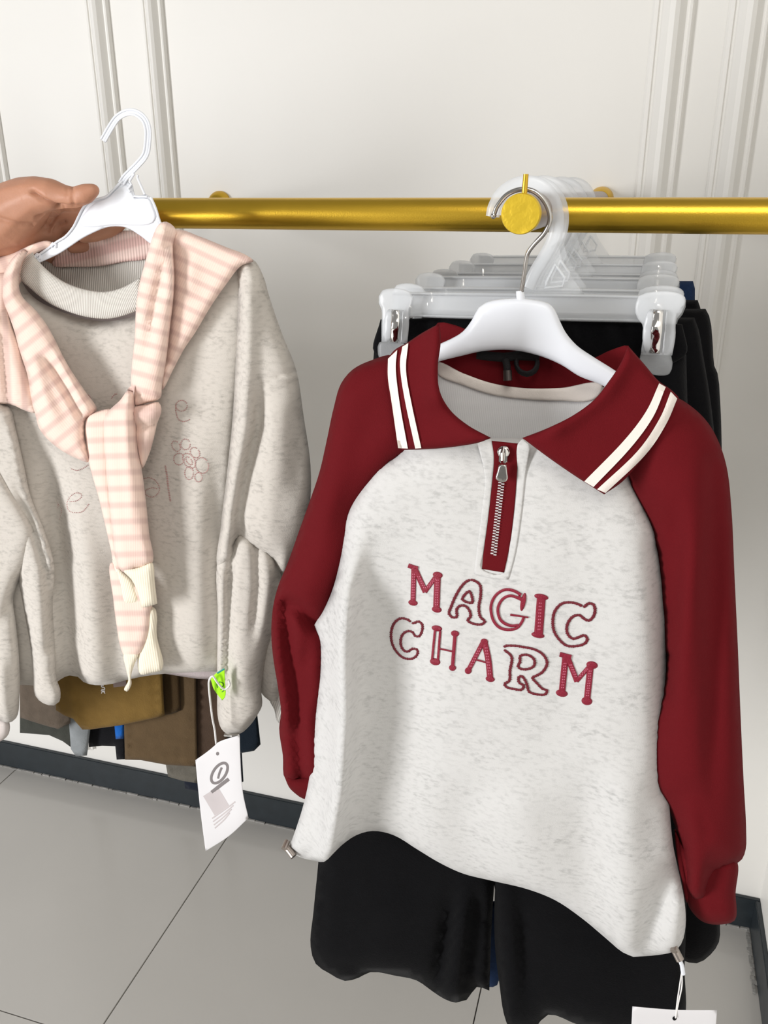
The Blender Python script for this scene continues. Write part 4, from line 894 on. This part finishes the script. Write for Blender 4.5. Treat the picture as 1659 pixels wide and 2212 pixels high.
gs = thing('sticker', 'lime green label tucked beside the sweatshirt cuff above the white tag', 'label', tuple(at(472, 1480, .782)))
gc = Cloth([(485, 1443, 1), (468, 1453), (455, 1467, 1), (462, 1489), (480, 1513, 1), (486, 1506), (486, 1470)], .783, T=.0004, Tb=.0004, r=2, step=6)
go = link('card', gc.mesh('card'), M_LIME, gs)
bm = bmesh.new()
for L in ([(474, 1472), (474, 1475)], [(468, 1478), (470, 1486)], [(473, 1479), (480, 1483), (483, 1480), (482, 1476), (475, 1473)], [(476, 1490), (482, 1487), (484, 1491), (479, 1495)]): ribbon(bm, gc, L, 2.2, .0002, 3)
part('lettering', bm, M_GREENINK, go)
bm = bmesh.new(); ribbon(bm, gc, [(484.5, 1445), (469, 1454.5)], 3.5, .0002); part('edge_band', bm, M_TEALINK, go)

# ------------------------------------------------------------------ trousers folded over the lower bar behind the sweatshirt
GB = 'folded trousers behind the oat sweatshirt'
def fold_trousers(outline, Y, col, label, T_=.0045, folds=(), r=7, seed=0, wr=.001, mname=None):
    m = plain(mname or 'trouser_cloth', lin(*col), .95, bump=(420, .35), var=.22, vscale=55, spec=.1, sheen=.05)
    c = Cloth(outline, Y, T=T_, Tb=T_, r=r, step=12, folds=folds, wr=wr, seed=seed, smooth=False)
    o = link('folded_trousers', c.mesh('folded_trousers'), m)
    tag(o, label, 'trousers', GB); c.o = o
    return c
top = 905
pleat = lambda xs, y0, y1, a=.0025: [([(x_, y0), (x_+2, y1)], a*(1 if i % 2 else -1), 4) for i, x_ in enumerate(xs)]
fold_trousers([(70, top), (170, top), (160, 1250), (152, 1480), (152, 1562), (126, 1575), (96, 1567), (43, 1550), (42, 1450), (55, 1200)], .90, (92, 82, 72), 'grey-brown trousers with pleated hem at the far left', folds=pleat(range(50, 150, 11), 1520, 1575))
fold_trousers([(75, top), (180, top), (172, 1300), (166, 1580), (153, 1614), (135, 1601), (106, 1588), (43, 1583), (43, 1540), (60, 1200)], .922, (62, 63, 58), 'charcoal trousers hem just below the grey-brown pair', folds=pleat(range(50, 160, 12), 1540, 1600))
fold_trousers([(130, top), (215, top), (204, 1300), (196, 1570), (188, 1632), (164, 1634), (153, 1618), (149, 1560), (130, 1300)], .916, (128, 132, 134), 'pale blue-grey trousers leg hanging lowest left of the olive pair', folds=[([(172, 1500), (174, 1632)], .003, 8)])
ol = fold_trousers([(120, top), (345, top), (348, 1250), (351, 1455), (356, 1546, 1), (340, 1550), (304, 1558), (260, 1567), (195, 1576), (178, 1576), (158, 1553), (138, 1545), (121, 1534), (119, 1460), (112, 1250)], .886, (112, 88, 46), 'olive brown trousers with small white print under the sweatshirt hem', T_=.006, folds=[([(147, 1460), (166, 1560)], .005, 9), ([(331, 1450), (339, 1550)], -.004, 4), ([(250, 1480), (265, 1560)], .003, 30)])
bm = bmesh.new()
ribbon(bm, ol, [(224, 1481), (219, 1480), (220, 1484), (225, 1485), (226, 1489), (219, 1489)], 2, .0003, 3)
ribbon(bm, ol, [(218, 1492), (227, 1493)], 2, .0003, 2); ribbon(bm, ol, [(222, 1492), (219, 1486+12)], 1.8, .0003, 2); ribbon(bm, ol, [(222, 1492), (227, 1498)], 1.8, .0003, 2)
part('printed_letters', bm, M_CARD, ol.o, 'small white rotated print')
bm = bmesh.new(); ribbon(bm, ol, [(244, 1474), (272, 1471)], 22, .0004); part('woven_label', bm, plain('mauve_label', lin(120, 105, 100), .9), ol.o)
fold_trousers([(330, top), (392, top), (390, 1300), (388, 1456), (391, 1534), (372, 1542), (345, 1546), (340, 1300)], .896, (62, 48, 30), 'dark brown trousers edge right of the olive pair')
fold_trousers([(190, top), (300, top), (290, 1300), (272, 1570), (271, 1640), (252, 1641), (249, 1612), (220, 1611), (192, 1614), (190, 1560), (190, 1300)], .93, (22, 22, 25), 'black trousers hem left of the broad brown pair')
fold_trousers([(225, top), (290, top), (280, 1300), (269, 1560), (267, 1596), (250, 1597), (247, 1566), (235, 1300)], .912, (30, 92, 170), 'bright blue sliver of cloth between the black and brown trousers')
fold_trousers([(280, top), (430, top), (428, 1250), (424, 1456), (425, 1560), (427, 1656, 1), (400, 1655), (358, 1652), (304, 1642), (270, 1641), (268, 1570), (276, 1300)], .904, (86, 70, 50), 'broad dark brown trousers leg with stitched side seam', T_=.006, folds=[([(278, 1560), (281, 1640)], -.003, 3), ([(414, 1450), (418, 1655)], -.003, 3)]+pleat(range(320, 415, 11), 1600, 1655, .0018))
fold_trousers([(415, top), (478, top), (486, 1300), (490, 1480), (492, 1600), (478, 1625), (452, 1640), (424, 1642), (422, 1450)], .910, (70, 56, 46), 'dark taupe trousers behind the tag string', folds=[([(440, 1450), (444, 1630)], -.004, 4), ([(462, 1450), (464, 1620)], -.004, 4)])
fold_trousers([(340, top), (450, top), (448, 1300), (440, 1650), (426, 1692), (395, 1687), (363, 1678), (356, 1640), (345, 1300)], .925, (96, 92, 84), 'worn grey trousers hem below the broad brown leg', folds=pleat(range(370, 430, 10), 1640, 1690))
fold_trousers([(400, top), (500, top), (515, 1300), (521, 1600), (526, 1688), (500, 1704), (430, 1711), (400, 1704), (396, 1680), (398, 1300)], .945, (28, 32, 42), 'navy trousers lowest of all behind the white tag')
fold_trousers([(455, top), (515, top), (535, 1300), (556, 1545), (563, 1608), (549, 1622), (520, 1627), (480, 1620), (470, 1300)], .925, (24, 32, 40), 'dark teal trousers corner right of the white tag')
